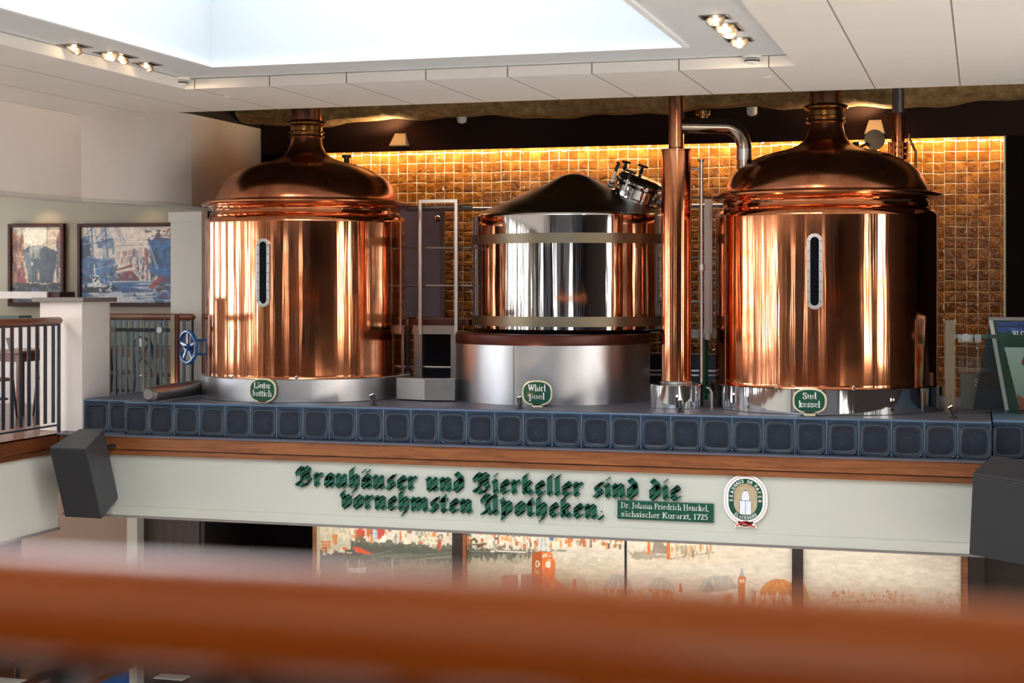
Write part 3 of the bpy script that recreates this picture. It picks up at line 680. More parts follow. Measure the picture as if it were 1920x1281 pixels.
# dark niche panelling below the tank and behind
b = MB(); x0, x1 = onY(1217, 0, 16.9).x, onY(1345, 0, 16.9).x; b.box((x0, 16.95, PT), (x1, 17.0, .75)); tag(obj('storage_bin', b, M['iron'], None, bev=.01), 'dark blue-grey bin low behind the copper column', 'bin')
b = MB(); q = onZ(1326, 770, PT); b.tube([(q.x, q.y+.25, PT), (q.x, q.y+.25, .48), (q.x-.02, q.y+.25, .52), (q.x-.05, q.y+.25, .53)], .012, n=10)
tag(obj('drain_tube', b, M['steel_brushed'], None), 'little bent steel tube between column foot and right kettle', 'pipe')

# ---- signs on the plinth
def pen_segments(strokes, nw, nh, ang):
    "sweeps a broad nib along polylines: list of convex outlines"
    ca, sa = math.cos(ang), math.sin(ang)
    cor = [(ca*a-sa*b_, sa*a+ca*b_) for a, b_ in ((-nw/2, -nh/2), (nw/2, -nh/2), (nw/2, nh/2), (-nw/2, nh/2))]
    out = []
    for st in strokes:
        if len(st) == 1: st = [st[0], (st[0][0]+1e-4, st[0][1])]
        for p, q in zip(st[:-1], st[1:]):
            pts = sorted({(round(p[0]+c_[0], 5), round(p[1]+c_[1], 5)) for c_ in cor} | {(round(q[0]+c_[0], 5), round(q[1]+c_[1], 5)) for c_ in cor})
            def half(ps):
                h = []
                for r in ps:
                    while len(h) > 1 and (h[-1][0]-h[-2][0])*(r[1]-h[-2][1])-(h[-1][1]-h[-2][1])*(r[0]-h[-2][0]) <= 0: h.pop()
                    h.append(r)
                return h[:-1]
            out.append(half(pts)+half(pts[::-1]))
    return out
def arc(cx, cy, rx, ry, a0, a1, n=8):
    return [(cx+rx*math.cos(math.radians(a0+(a1-a0)*i/n)), cy+ry*math.sin(math.radians(a0+(a1-a0)*i/n))) for i in range(n+1)]

# antiqua glyphs: x-height 1, cap height 1.45
def SF(x, y, l=.17, r=.17): return [(x-l, y), (x+r, y)]
CH = 1.45; AH = 1.5
G = {}
def g(c_, wd, *st): G[c_] = (wd, list(st))
g(' ', .45)
g('l', .55, [(.27, 0), (.27, AH)], SF(.27, .03), SF(.22, AH-.03, .1, .05))
g('i', .55, [(.27, 0), (.27, .97)], SF(.27, .03), SF(.22, .95, .1, .05), [(.27, 1.33), (.27, 1.38)])
g('h', 1.0, [(.22, 0), (.22, AH)], SF(.22, .03), SF(.17, AH-.03, .1, .05), [(.24, .75)]+arc(.5, .72, .24, .24, 130, 0)+[(.76, 0)], SF(.76, .03))
g('k', .95, [(.22, 0), (.22, AH)], SF(.22, .03), SF(.17, AH-.03, .1, .05), [(.25, .42), (.68, .95)], SF(.66, .97, .12, .16), [(.4, .58), (.76, .03)], SF(.74, .03, .15, .15))
g('b', .95, [(.22, .04), (.22, AH)], SF(.17, AH-.03, .1, .05), [(.24, .78)]+arc(.48, .5, .26, .47, 115, -115, 12)+[(.24, .15)])
g('d', .98, [(.74, 0), (.74, AH)], SF(.69, AH-.03, .1, .05), SF(.78, .03, .04, .14), [(.72, .8)]+arc(.46, .5, .26, .47, 65, 295, 12)+[(.72, .18)])
g('w', 1.4, [(.1, .97), (.38, .04)], [(.38, .04), (.66, .9)], [(.62, .97), (.92, .04)], [(.92, .04), (1.2, .97)], SF(.12, .95, .12, .12), SF(.66, .95, .12, .12), SF(1.18, .95, .12, .12))
g('o', .95, arc(.47, .5, .28, .48, 0, 360, 18))
g('c', .82, arc(.47, .5, .28, .48, 45, 310, 14))
g('e', .86, [(.2, .56), (.7, .56)]+arc(.45, .53, .27, .45, 5, 310, 14))
g('a', .88, [(.18, .78)]+arc(.4, .72, .24, .25, 140, 0, 6)+[(.64, .1), (.74, .03), (.82, .06)], [(.62, .58), (.4, .52)]+arc(.34, .27, .17, .25, 90, 290, 8)+[(.62, .2)])
g('n', 1.0, [(.22, 0), (.22, .97)], SF(.22, .03), SF(.17, .95, .1, .05), [(.24, .75)]+arc(.5, .72, .24, .24, 130, 0)+[(.76, 0)], SF(.76, .03))
g('r', .75, [(.22, 0), (.22, .97)], SF(.22, .03), SF(.17, .95, .1, .05), [(.24, .72), (.38, .92), (.52, .95), (.62, .84)])
g('s', .75, [(.6, .8), (.55, .93), (.36, .97), (.2, .82), (.24, .64), (.55, .42), (.6, .22), (.42, .03), (.2, .07), (.15, .24)])
g('t', .62, [(.27, 1.25), (.27, .15), (.36, .03), (.54, .1)], [(.06, .93), (.54, .93)])
g('u', 1.0, [(.2, .97), (.2, .26)]+arc(.42, .28, .22, .25, 180, 300, 6)+[(.74, .25)], [(.74, .97), (.74, .0)], SF(.14, .95, .08, .05), SF(.68, .95, .08, .05), SF(.78, .03, .04, .12))
g('z', .8, [(.14, .95), (.64, .95), (.14, .04), (.66, .04)], [(.14, .95), (.14, .78)], [(.66, .04), (.66, .22)])
g('p', .98, [(.22, -.42), (.22, .97)], SF(.22, -.40), SF(.17, .95, .1, .05), [(.24, .78)]+arc(.5, .5, .26, .47, 115, -115, 12)+[(.24, .15)])
g('ä', .88, *(G['a'][1]+[[(.25, 1.33), (.25, 1.38)], [(.56, 1.33), (.56, 1.38)]]))
g('L', 1.05, [(.3, 0), (.3, CH)], SF(.3, .03, .22, .1), SF(.3, CH-.03, .22, .22), [(.3, .04), (.92, .04), (.94, .35)])
g('W', 1.75, [(.15, CH), (.5, .05)], [(.5, .05), (.85, 1.2)], [(.8, CH), (1.18, .05)], [(1.18, .05), (1.55, CH)], SF(.17, CH-.03, .2, .2), SF(.82, CH-.03, .2, .2), SF(1.52, CH-.03, .2, .2))
g('S', 1.0, [(.8, 1.1), (.76, 1.35), (.48, 1.45), (.22, 1.28), (.2, 1.0), (.42, .8), (.68, .64), (.84, .42), (.76, .12), (.48, .0), (.2, .12), (.16, .4)])
g('D', 1.3, [(.3, .03), (.3, CH)], SF(.3, .03, .2, .2), SF(.3, CH-.03, .2, .2), [(.3, CH-.03), (.55, CH-.03)]+arc(.58, CH/2, .48, CH/2-.03, 80, -80, 12)+[(.5, .03), (.3, .03)])
g('J', .75, [(.42, CH), (.42, .2), (.3, -.1), (.1, -.15)], SF(.42, CH-.03, .2, .2))
g('F', 1.05, [(.3, 0), (.3, CH)], SF(.3, .03, .2, .2), SF(.3, CH-.03, .2, .1), [(.3, CH-.04), (.92, CH-.04), (.94, 1.15)], [(.3, .75), (.7, .75)], [(.7, .6), (.7, .9)])
g('H', 1.4, [(.3, 0), (.3, CH)], [(1.08, 0), (1.08, CH)], SF(.3, .03, .2, .2), SF(.3, CH-.03, .2, .2), SF(1.08, .03, .2, .2), SF(1.08, CH-.03, .2, .2), [(.3, .75), (1.08, .75)])
g('K', 1.35, [(.3, 0), (.3, CH)], SF(.3, .03, .2, .2), SF(.3, CH-.03, .2, .2), [(.34, .6), (1.0, CH)], [(.55, .85), (1.12, .03)], SF(1.1, .03, .2, .18), SF(1.0, CH-.03, .16, .16))
g('B', 1.1, [(.3, 0), (.3, CH)], [(.1, .03), (.6, .03)]+arc(.6, .4, .28, .37, -90, 90, 8)+[(.3, .77)], [(.1, CH-.03), (.55, CH-.03)]+arc(.55, 1.1, .25, .32, 90, -90, 8))
g('O', 1.3, arc(.65, CH/2, .48, CH/2, 0, 360, 20))
g('C', 1.15, arc(.65, CH/2, .48, CH/2, 40, 320, 16))
g('1', .75, [(.2, 1.2), (.4, 1.42), (.4, .0)], SF(.4, .03))
g('7', .85, [(.15, 1.2), (.15, 1.4), (.75, 1.4), (.38, .0)])
g('2', .85, [(.16, 1.1), (.25, 1.35), (.45, 1.43), (.68, 1.28), (.68, 1.0), (.2, .05), (.75, .05), (.78, .25)])
g('5', .85, [(.7, 1.4), (.26, 1.4), (.22, .85), (.45, .92), (.7, .7), (.7, .3), (.45, .02), (.18, .12)])
g('.', .42, [(.2, .05), (.2, .12)]); g(',', .42, [(.2, .1), (.2, .02), (.12, -.2)])
def antiqua(mb, text, x0, z0, xh, y, depth=.004, nw=.19, total=None, mirror_x=False):
    wd = sum(G[c_][0] for c_ in text); s = xh; sx = s if total is None else total/wd
    x = x0 if total is not None else x0-wd*s/2
    for c_ in text:
        w_, st = G[c_]
        for poly in pen_segments(st, nw, .07, 0):
            mb.prism([((x+px*sx), y, z0+pz*s) for px, pz in poly], (0, -depth, 0))
        x += w_*sx
def oval(w, h, n=48, e=2.6):
    out = []
    for i in range(n):
        a = 2*PI*i/n; c_, s_ = math.cos(a), math.sin(a)
        out.append((w/2*math.copysign(abs(c_)**(2/e), c_), h/2*math.copysign(abs(s_)**(2/e), s_)))
    return out
def plinth_sign(px, py, pw, ph, Y, lines, label, tw):
    c = onY(px, py, Y); k = (c-Vector((0, 0, 1.5))).length/F; w = pw*c.y/(F*_ray(px)[1])*1.03; h = ph*c.y/(F*_ray(px)[1])
    t = thing('vessel_sign', label, 'sign', (c.x, Y+.03, PT), 'green oval name signs on the plinth')
    b = MB(); b.prism([(c.x+u, Y, c.z+v) for u, v in oval(w, h)], (0, .02, 0)); obj('sign_border', b, M['signcream'], t)
    b = MB(); b.prism([(c.x+u, Y-.004, c.z+v) for u, v in oval(w*.90, h*.88)], (0, .005, 0)); obj('sign_face', b, M['green'], t)
    b = MB(); xh = h*.175
    for i, tx in enumerate(lines): antiqua(b, tx, c.x-w*.40*tw[i], c.z+(.075-.33*i)*h, xh, Y-.004, .003, .24, total=w*.80*tw[i])
    obj('sign_lettering', b, M['signwhite'], t)
    b = MB(); b.box((c.x-.05, Y+.0, PT), (c.x+.05, Y+.04, c.z-h*.44)); obj('bracket', b, M['signcream'], t, bev=.002)
plinth_sign(492, 732, 53, 45, 14.32, ['Läuter', 'bottich'], 'green oval sign at the foot of the left kettle', (.80, .90))
plinth_sign(1007, 737, 57, 47, 14.55, ['Whirl', 'pool'], 'green oval sign before the broad steel drum', (.74, .66))
plinth_sign(1518, 752, 61, 47, 14.27, ['Sud', 'kessel'], 'green oval sign at the foot of the right kettle', (.52, .80))
# ---- small uplights on the plinth
def uplight(px, py, aim, label, Y, pw=18):
    c = onZ(px, py, PT); c = Vector((onY(px, py, Y).x, Y, PT))
    t = thing('uplight', label, 'spotlight', (c.x, c.y, PT), 'small black spotlights on the plinth edge')
    b = MB(); b.cyl(c, c+Vector((0, 0, .014)), .032, n=16); b.cyl(c, c+Vector((0, 0, .05)), .01, n=8); obj('base', b, M['black'], t)
    d = (Vector(aim)-(c+Vector((0, 0, .06)))).normalized(); h0 = c+Vector((0, 0, .055))
    b = MB(); b.cyl(h0-d*.025, h0+d*.05, .02, .024, n=16); obj('lamp_head', b, M['black'], t)
    b = MB(); b.cyl(h0+d*.0501, h0+d*.053, .019, n=16); obj('lens', b, M['ledlens'], t)
    spot('uplight_beam', h0+d*.06, aim, pw, (1, .66, .36), 95, .8, .02)
uplight(286, 746, (-7.9, 15.3, .7), 'black uplight lit in front of the lying steel pipe', 14.55, 5)
uplight(701, 757, (-6.3, 14.4, 1.6), 'black uplight before the right edge of the left kettle', 14.35)
uplight(975, 768, (-4.4, 14.7, 1.4), 'black uplight beside the oval sign of the drum', 14.35)
uplight(1275, 775, (-2.8, 14.68, 1.3), 'black uplight lit before the copper column foot', 14.40)
uplight(1787, 784, (-.9, 14.6, 1.6), 'black uplight near the steel glass post at the right', 14.40)
# ================================================================ LETTERING ON THE FASCIA
def S_(x, t=.95, f=1): return [(x-.13, t-.05), (x, t-.12), (x, .17)]+([(x+.13, .07)] if f else [])
BL = {}
def bl(c_, w, *st): BL[c_] = (w, list(st))
bl(' ', .62)
bl('i', .52, S_(.22), [(.24, 1.30), (.27, 1.33)])
bl('n', .98, S_(.22), [(.22, .72), (.52, .90), (.68, .78), (.68, .17), (.80, .07)])
bl('m', 1.42, S_(.22), [(.22, .72), (.50, .90), (.66, .78), (.66, .10)], [(.66, .72), (.96, .90), (1.10, .78), (1.10, .17), (1.22, .07)])
bl('u', .98, S_(.20, f=0), [(.20, .17), (.38, .05), (.66, .25)], [(.55, .88), (.66, .80), (.66, .17), (.78, .07)])
bl('r', .78, S_(.22), [(.22, .70), (.48, .90), (.60, .80)])
bl('a', .92, [(.22, .78), (.42, .92), (.62, .80), (.62, .17), (.76, .07)], [(.60, .56), (.24, .66), (.20, .20), (.36, .05), (.60, .22)])
bl('e', .82, [(.24, .52), (.60, .66), (.52, .84), (.40, .92), (.22, .74), (.22, .24), (.40, .06), (.64, .18)])
bl('s', .80, [(.64, 1.0), (.58, .90), (.42, .92), (.24, .74), (.28, .58), (.52, .42), (.58, .22), (.40, .05), (.14, .14)])
bl('h', .94, [(.36, 1.40), (.22, 1.30), (.22, .17), (.32, .08)], [(.24, .70), (.50, .90), (.66, .76), (.66, .20), (.58, -.08), (.38, -.30)])
bl('d', .92, [(.24, 1.32), (.34, 1.26), (.62, .98), (.66, .72), (.66, .24), (.44, .05), (.22, .20), (.22, .72), (.42, .90), (.64, .76)])
bl('k', .92, [(.36, 1.40), (.22, 1.30), (.22, .17), (.32, .08)], [(.26, .72), (.46, .90), (.60, .76), (.32, .54)], [(.34, .50), (.58, .20), (.74, .07)])
bl('l', .54, [(.38, 1.40), (.24, 1.30), (.24, .17), (.38, .07)])
bl('o', .90, [(.42, .92), (.22, .74), (.22, .22), (.42, .05), (.66, .22), (.66, .76), (.42, .92)])
bl('v', .90, [(.16, 1.20), (.10, .98), (.24, .80), (.24, .22), (.42, .05), (.66, .22), (.66, .74), (.50, .90), (.34, .80)])
bl('t', .66, [(.34, 1.18), (.24, .98), (.24, .17), (.36, .06), (.50, .12)], [(.06, .84), (.48, .88)])
bl('p', .94, [(.06, 1.10), (.20, .88), (.20, .10), (.16, -.30)], [(.22, .72), (.46, .90), (.66, .76), (.66, .22), (.46, .05), (.24, .18)])
bl('A', 1.42, [(.14, .86), (.08, 1.10), (.26, 1.32), (.48, 1.30), (.54, 1.05), (.40, .75), (.48, .35), (.30, .10), (.06, .06)], [(.86, 1.34), (1.0, 1.22), (1.0, .17), (1.14, .07)], [(.50, .22), (.74, .06), (.96, .24)], [(.56, .95), (.66, 1.15), (.90, 1.30)])
bl('B', 1.34, [(.14, .84), (.08, 1.08), (.26, 1.32), (.46, 1.26), (.50, .90), (.42, .40), (.18, .12), (.04, .18)], [(.50, 1.18), (.74, 1.36), (.98, 1.18), (.92, .92), (.58, .76)], [(.58, .74), (.92, .68), (1.04, .42), (.86, .12), (.56, .02), (.24, .14)])
bl('.', .5, [(.12, .04), (.24, .16)], [(.24, .04), (.20, .10)])
bl('ä', .92, *(BL['a'][1]+[[(.22, 1.24), (.25, 1.27)], [(.56, 1.24), (.59, 1.27)]]))
def blackletter(text, x0, x1, zb, xh, label):
    wd = sum(BL[c_][0] for c_ in text); sx = (x1-x0)/wd; x = x0; Y = 14.085
    t = thing('fascia_inscription', label, 'lettering', (x0, Y, zb), 'green blackletter lines on the fascia')
    for c_ in text:
        w_, st = BL[c_]
        if st:
            b = MB()
            for poly in pen_segments(st, .38, .07, math.radians(41)):
                b.prism([((x+px*sx), Y, zb+pz*xh) for px, pz in poly], (0, -.018, 0))
            b.cyl((x+w_*sx*.4, Y, zb+.5*xh), (x+w_*sx*.4, 14.10, zb+.5*xh), .006, n=6)
            obj('letter', b, M['greenletter'], t)
        x += w_*sx
blackletter('Brauhäuser und Bierkeller sind die', -6.31, -2.57, -.432, .128, 'upper line of green blackletter reading Brauhäuser und Bierkeller sind die')
blackletter('vornehmsten Apotheken.', -5.85, -3.27, -.628, .128, 'lower line of green blackletter reading vornehmsten Apotheken')
t = thing('plaque', 'small green plaque with white two-line text at the end of the inscription', 'sign', (-2.72, 14.09, -.54))
b = MB(); b.box((-3.16, 14.075, -.622), (-2.285, 14.10, -.452)); obj('board', b, M['green'], t, bev=.002)
b = MB(); antiqua(b, 'Dr. Johann Friedrich Henckel,', -3.125, -.520, .034, 14.0745, .003, .16, total=.80); obj('plaque_lettering', b, M['signwhite'], t); b = MB()
antiqua(b, 'sächsischer Kurarzt, 1725', -3.125, -.598, .034, 14.0745, .003, .16, total=.79); obj('plaque_lettering', b, M['signwhite'], t)
# oval brewery emblem
def ov(w, h, n=64): # stadium-like oval
    out = []
    for i in range(n):
        a = 2*PI*i/n; c_, s_ = math.cos(a), math.sin(a)
        out.append((w/2*c_, (h-w)/2*(1 if s_ > 0 else -1)*(1 if abs(s_) > 1e-9 else 0)+w/2*s_))
    return out
ex, ez = -2.0, -.402
t = thing('emblem', 'oval white and green brewery emblem with a tower at its centre', 'emblem', (ex, 14.10, ez))
def plate(nm, w, h, y0, y1, m, par=t, dz=0):
    b = MB(); b.prism([(ex+u, y0, ez+dz+v) for u, v in ov(w, h)], (0, y1-y0, 0)); return obj(nm, b, m, par)
M['pinkline'] = paint('dusty_red_line', 'a5555c', .4, 0, .03, 5); M['beige'] = paint('emblem_beige', 'b3a284', .4, 0, .02, 5); M['redknot'] = paint('emblem_red', 'd3453c', .4, 0, .05, 5)
M['orangetext'] = paint('emblem_orange', 'd0703f', .4, 0, .02, 5); M['towergrey'] = paint('tower_pale_grey', 'dfe4ee', .4, 0, .06, 30)
plate('plate', .385, .445, 14.07, 14.095, M['signwhite']); plate('red_line', .352, .412, 14.069, 14.07, M['pinkline']); plate('inner_plate', .342, .402, 14.068, 14.069, M['signwhite'])
plate('green_ring', .302, .368, 14.067, 14.068, M['green']); plate('centre_field', .206, .28, 14.066, 14.067, M['beige'])
b = MB()
for pts in ([(-.052, -.13), (.052, -.13), (.050, -.06), (.056, -.01), (-.056, -.01), (-.050, -.06)], [(-.032, -.008), (.032, -.008), (.033, .03), (.024, .06), (.0, .085), (-.024, .06), (-.033, .03)], [(-.003, .085), (.003, .085), (.002, .10), (-.002, .10)]):
    b.prism([(ex+u, 14.066, ez+v) for u, v in pts], (0, -.001, 0))
tw_ = obj('tower', b, M['towergrey'], t)
b = MB()
for pts in ([(-.0015, -.13), (.0015, -.13), (.0015, -.012), (-.0015, -.012)], [(-.058, -.012), (.058, -.012), (.058, -.008), (-.058, -.008)], [(-.008, .075), (.008, .075), (0, .092)], [(-.054, -.13), (-.051, -.13), (-.051, -.02), (-.054, -.02)], [(.051, -.13), (.054, -.13), (.054, -.02), (.051, -.02)]):
    b.prism([(ex+u, 14.0645, ez+v) for u, v in pts], (0, -.0005, 0))
obj('tower_outline', b, M['iron'], tw_)
b = MB(); kz = ez-.215
for sgn in (-1, 1): b.tube([(ex+sgn*(.0+.052*math.cos(a)), 14.066, kz+.018*math.sin(a)) for a in [2*PI*i/20 for i in range(21)]], .006, n=6)
b.tube([(ex-.085, 14.065, kz-.022), (ex-.03, 14.063, kz+.012), (ex+.03, 14.063, kz-.012), (ex+.085, 14.065, kz-.022)], .006, n=6)
obj('knot', b, M['redknot'], t)
b = MB(); b.prism([(ex+u, 14.07, kz+v) for u, v in [(-.10, -.035), (-.05, -.025), (0, -.032), (.05, -.025), (.10, -.038), (.09, -.012), (.07, .01), (.06, .025), (-.06, .025), (-.07, .01), (-.09, -.012)]], (0, .02, 0)); obj('knot_plate', b, M['signwhite'], t)
def ring_text(text, w, h, a0, a1, size, mat, flip=False, name='ring_lettering'):
    SIMP = {'B': 'B', 'R': 'R', 'A': 'A'}
    b = MB(); n = len(text)
    def at_(s):   # arc-length walk over the stadium from angle
        a = math.radians(s); c_, s_ = math.cos(a), math.sin(a)
        return Vector((w/2*c_, (h-w)/2*max(-1, min(1, s_*1.6))+w/2*s_)), a
    for i, ch in enumerate(text):
        s = a0+(a1-a0)*i/(n-1); p, a = at_(s)
        q, _ = at_(s+1.0); tdir = (q-p).normalized()
        if not flip: tdir = -tdir
        nrm = Vector((-tdir.y, tdir.x))
        for st in SANS.get(ch, []):
            for poly in pen_segments([st], .17, .17, 0):
                b.prism([(ex+p.x+(tdir.x*(u-.35)+nrm.x*(v-.5))*size, 14.0658, ez+p.y+(tdir.y*(u-.35)+nrm.y*(v-.5))*size) for u, v in poly], (0, -.0008, 0))
    obj(name, b, mat, t)
SANS = {'#': [[(.15, .2), (.5, .3), (.2, .7), (.5, .8)]], 'B': [[(.1, 0), (.1, 1), (.5, .95), (.5, .6), (.1, .52), (.6, .45), (.6, .08), (.1, 0)]], 'R': [[(.1, 0), (.1, 1), (.55, .95), (.55, .55), (.1, .5), (.6, 0)]], 'A': [[(0, 0), (.35, 1), (.7, 0)], [(.15, .35), (.55, .35)]],
        'U': [[(.1, 1), (.1, .15), (.35, 0), (.6, .15), (.6, 1)]], 'H': [[(.1, 0), (.1, 1)], [(.6, 0), (.6, 1)], [(.1, .5), (.6, .5)]], 'S': [[(.6, .85), (.35, 1), (.1, .8), (.6, .3), (.35, 0), (.1, .15)]],
        'M': [[(.05, 0), (.1, 1), (.35, .4), (.6, 1), (.65, 0)]], 'F': [[(.1, 0), (.1, 1), (.6, 1)], [(.1, .5), (.5, .5)]], 'E': [[(.6, 1), (.1, 1), (.1, 0), (.6, 0)], [(.1, .5), (.5, .5)]], 'N': [[(.1, 0), (.1, 1), (.6, 0), (.6, 1)]],
        'L': [[(.1, 1), (.1, 0), (.6, 0)]], 'O': [[(.35, 1), (.1, .7), (.1, .3), (.35, 0), (.6, .3), (.6, .7), (.35, 1)]], 'C': [[(.6, .85), (.35, 1), (.1, .7), (.1, .3), (.35, 0), (.6, .15)]], 'K': [[(.1, 0), (.1, 1)], [(.6, 1), (.1, .5), (.6, 0)]],
        'Ä': [[(0, 0), (.35, .8), (.7, 0)], [(.15, 1.05), (.2, 1.05)], [(.5, 1.05), (.55, 1.05)]], '-': [[(.3, .5), (.4, .5)]], ' ': [], 'G': [[(.6, .85), (.35, 1), (.1, .7), (.1, .3), (.35, 0), (.6, .2), (.6, .5), (.35, .5)]], 'I': [[(.3, 0), (.3, 1)]], 'T': [[(.35, 0), (.35, 1)], [(.05, 1), (.65, 1)]], '1': [[(.2, .8), (.4, 1), (.4, 0)]]}
ring_text('BRAUHAUS AM HAFEN', .254, .324, 183, -3, .027, M['signwhite'])
ring_text('BLOCKBRÄU', .254, .324, 228, 312, .025, M['signwhite'], True)
ring_text('########## ### ####', .176, .250, 178, 2, .015, M['orangetext'], name='inner_lettering')

# ================================================================ LOUDSPEAKERS
def camvec(r, u, d):   # right, up, depth away from the viewpoint, in metres
    return Vector((CA*r-SA*d, SA*r+CA*d, u))
def loudspeaker(c0, Rv, Dv, Kv, label, back=.68):
    Rv, Dv, Kv = map(Vector, (Rv, Dv, Kv))
    n = Dv.cross(Rv).normalized(); Kv = n*Kv.length*(1 if n.dot(Kv) > 0 else -1); Rv = (Rv-Dv*(Rv.dot(Dv)/Dv.length_squared))
    t = thing('loudspeaker', label, 'loudspeaker', c0, 'black loudspeakers on the gallery edge')
    fl, fr, bl_, br = c0-Rv/2, c0+Rv/2, c0+Kv-Rv*back/2, c0+Kv+Rv*back/2
    b = MB(); b.add([fl, fr, br, bl_, fl+Dv, fr+Dv, br+Dv, bl_+Dv], [(0, 1, 2, 3), (7, 6, 5, 4), (0, 4, 5, 1), (1, 5, 6, 2), (2, 6, 7, 3), (3, 7, 4, 0)])
    obj('cabinet', b, M['speaker_case'], t, bev=.008)
    k = -Kv.normalized()
    b = MB(); b.obox(c0+Dv/2+k*.006, Rv*.485, Dv*.488, k*.007); gr = obj('front_grille', b, M['grille'], t, bev=.004)
    b = MB(); b.obox(c0+Dv*.93+k*.0145, Rv.normalized()*.02, Dv.normalized()*.008, k*.001)
    return t, c0+Kv+Dv*.25+Rv*.3
c0 = atD(127, 840, 15.3); t, br = loudspeaker(c0, camvec(.39, 0, -.134), camvec(.084, -.71, .247), camvec(.13, .147, .379), 'black loudspeaker hanging at the left corner of the fascia')
b = MB(); b.cyl(br, (br.x+.03, 14.06, br.z), .02, n=12); q = onY(190, 868, 14.05); b.box((q.x-.04, 13.98, q.z-.055), (q.x+.035, 14.10, q.z+.055)); obj('wall_bracket', b, M['black'], t, bev=.008)
kk = .962; c0 = atD(1878, 896, 13.3*kk); t, br = loudspeaker(c0, camvec(.42, -.056, -.223)*kk, camvec(.047, -.735, .273)*kk, camvec(.186, .130, .318)*kk, 'black loudspeaker cropped by the right edge, before the fascia end')
b = MB(); b.cyl(br, (br.x+.02, 14.06, br.z), .025, n=12).box((br.x-.05, 14.0, br.z-.06), (br.x+.08, 14.10, br.z+.06)); obj('wall_bracket', b, M['black'], t, bev=.008)

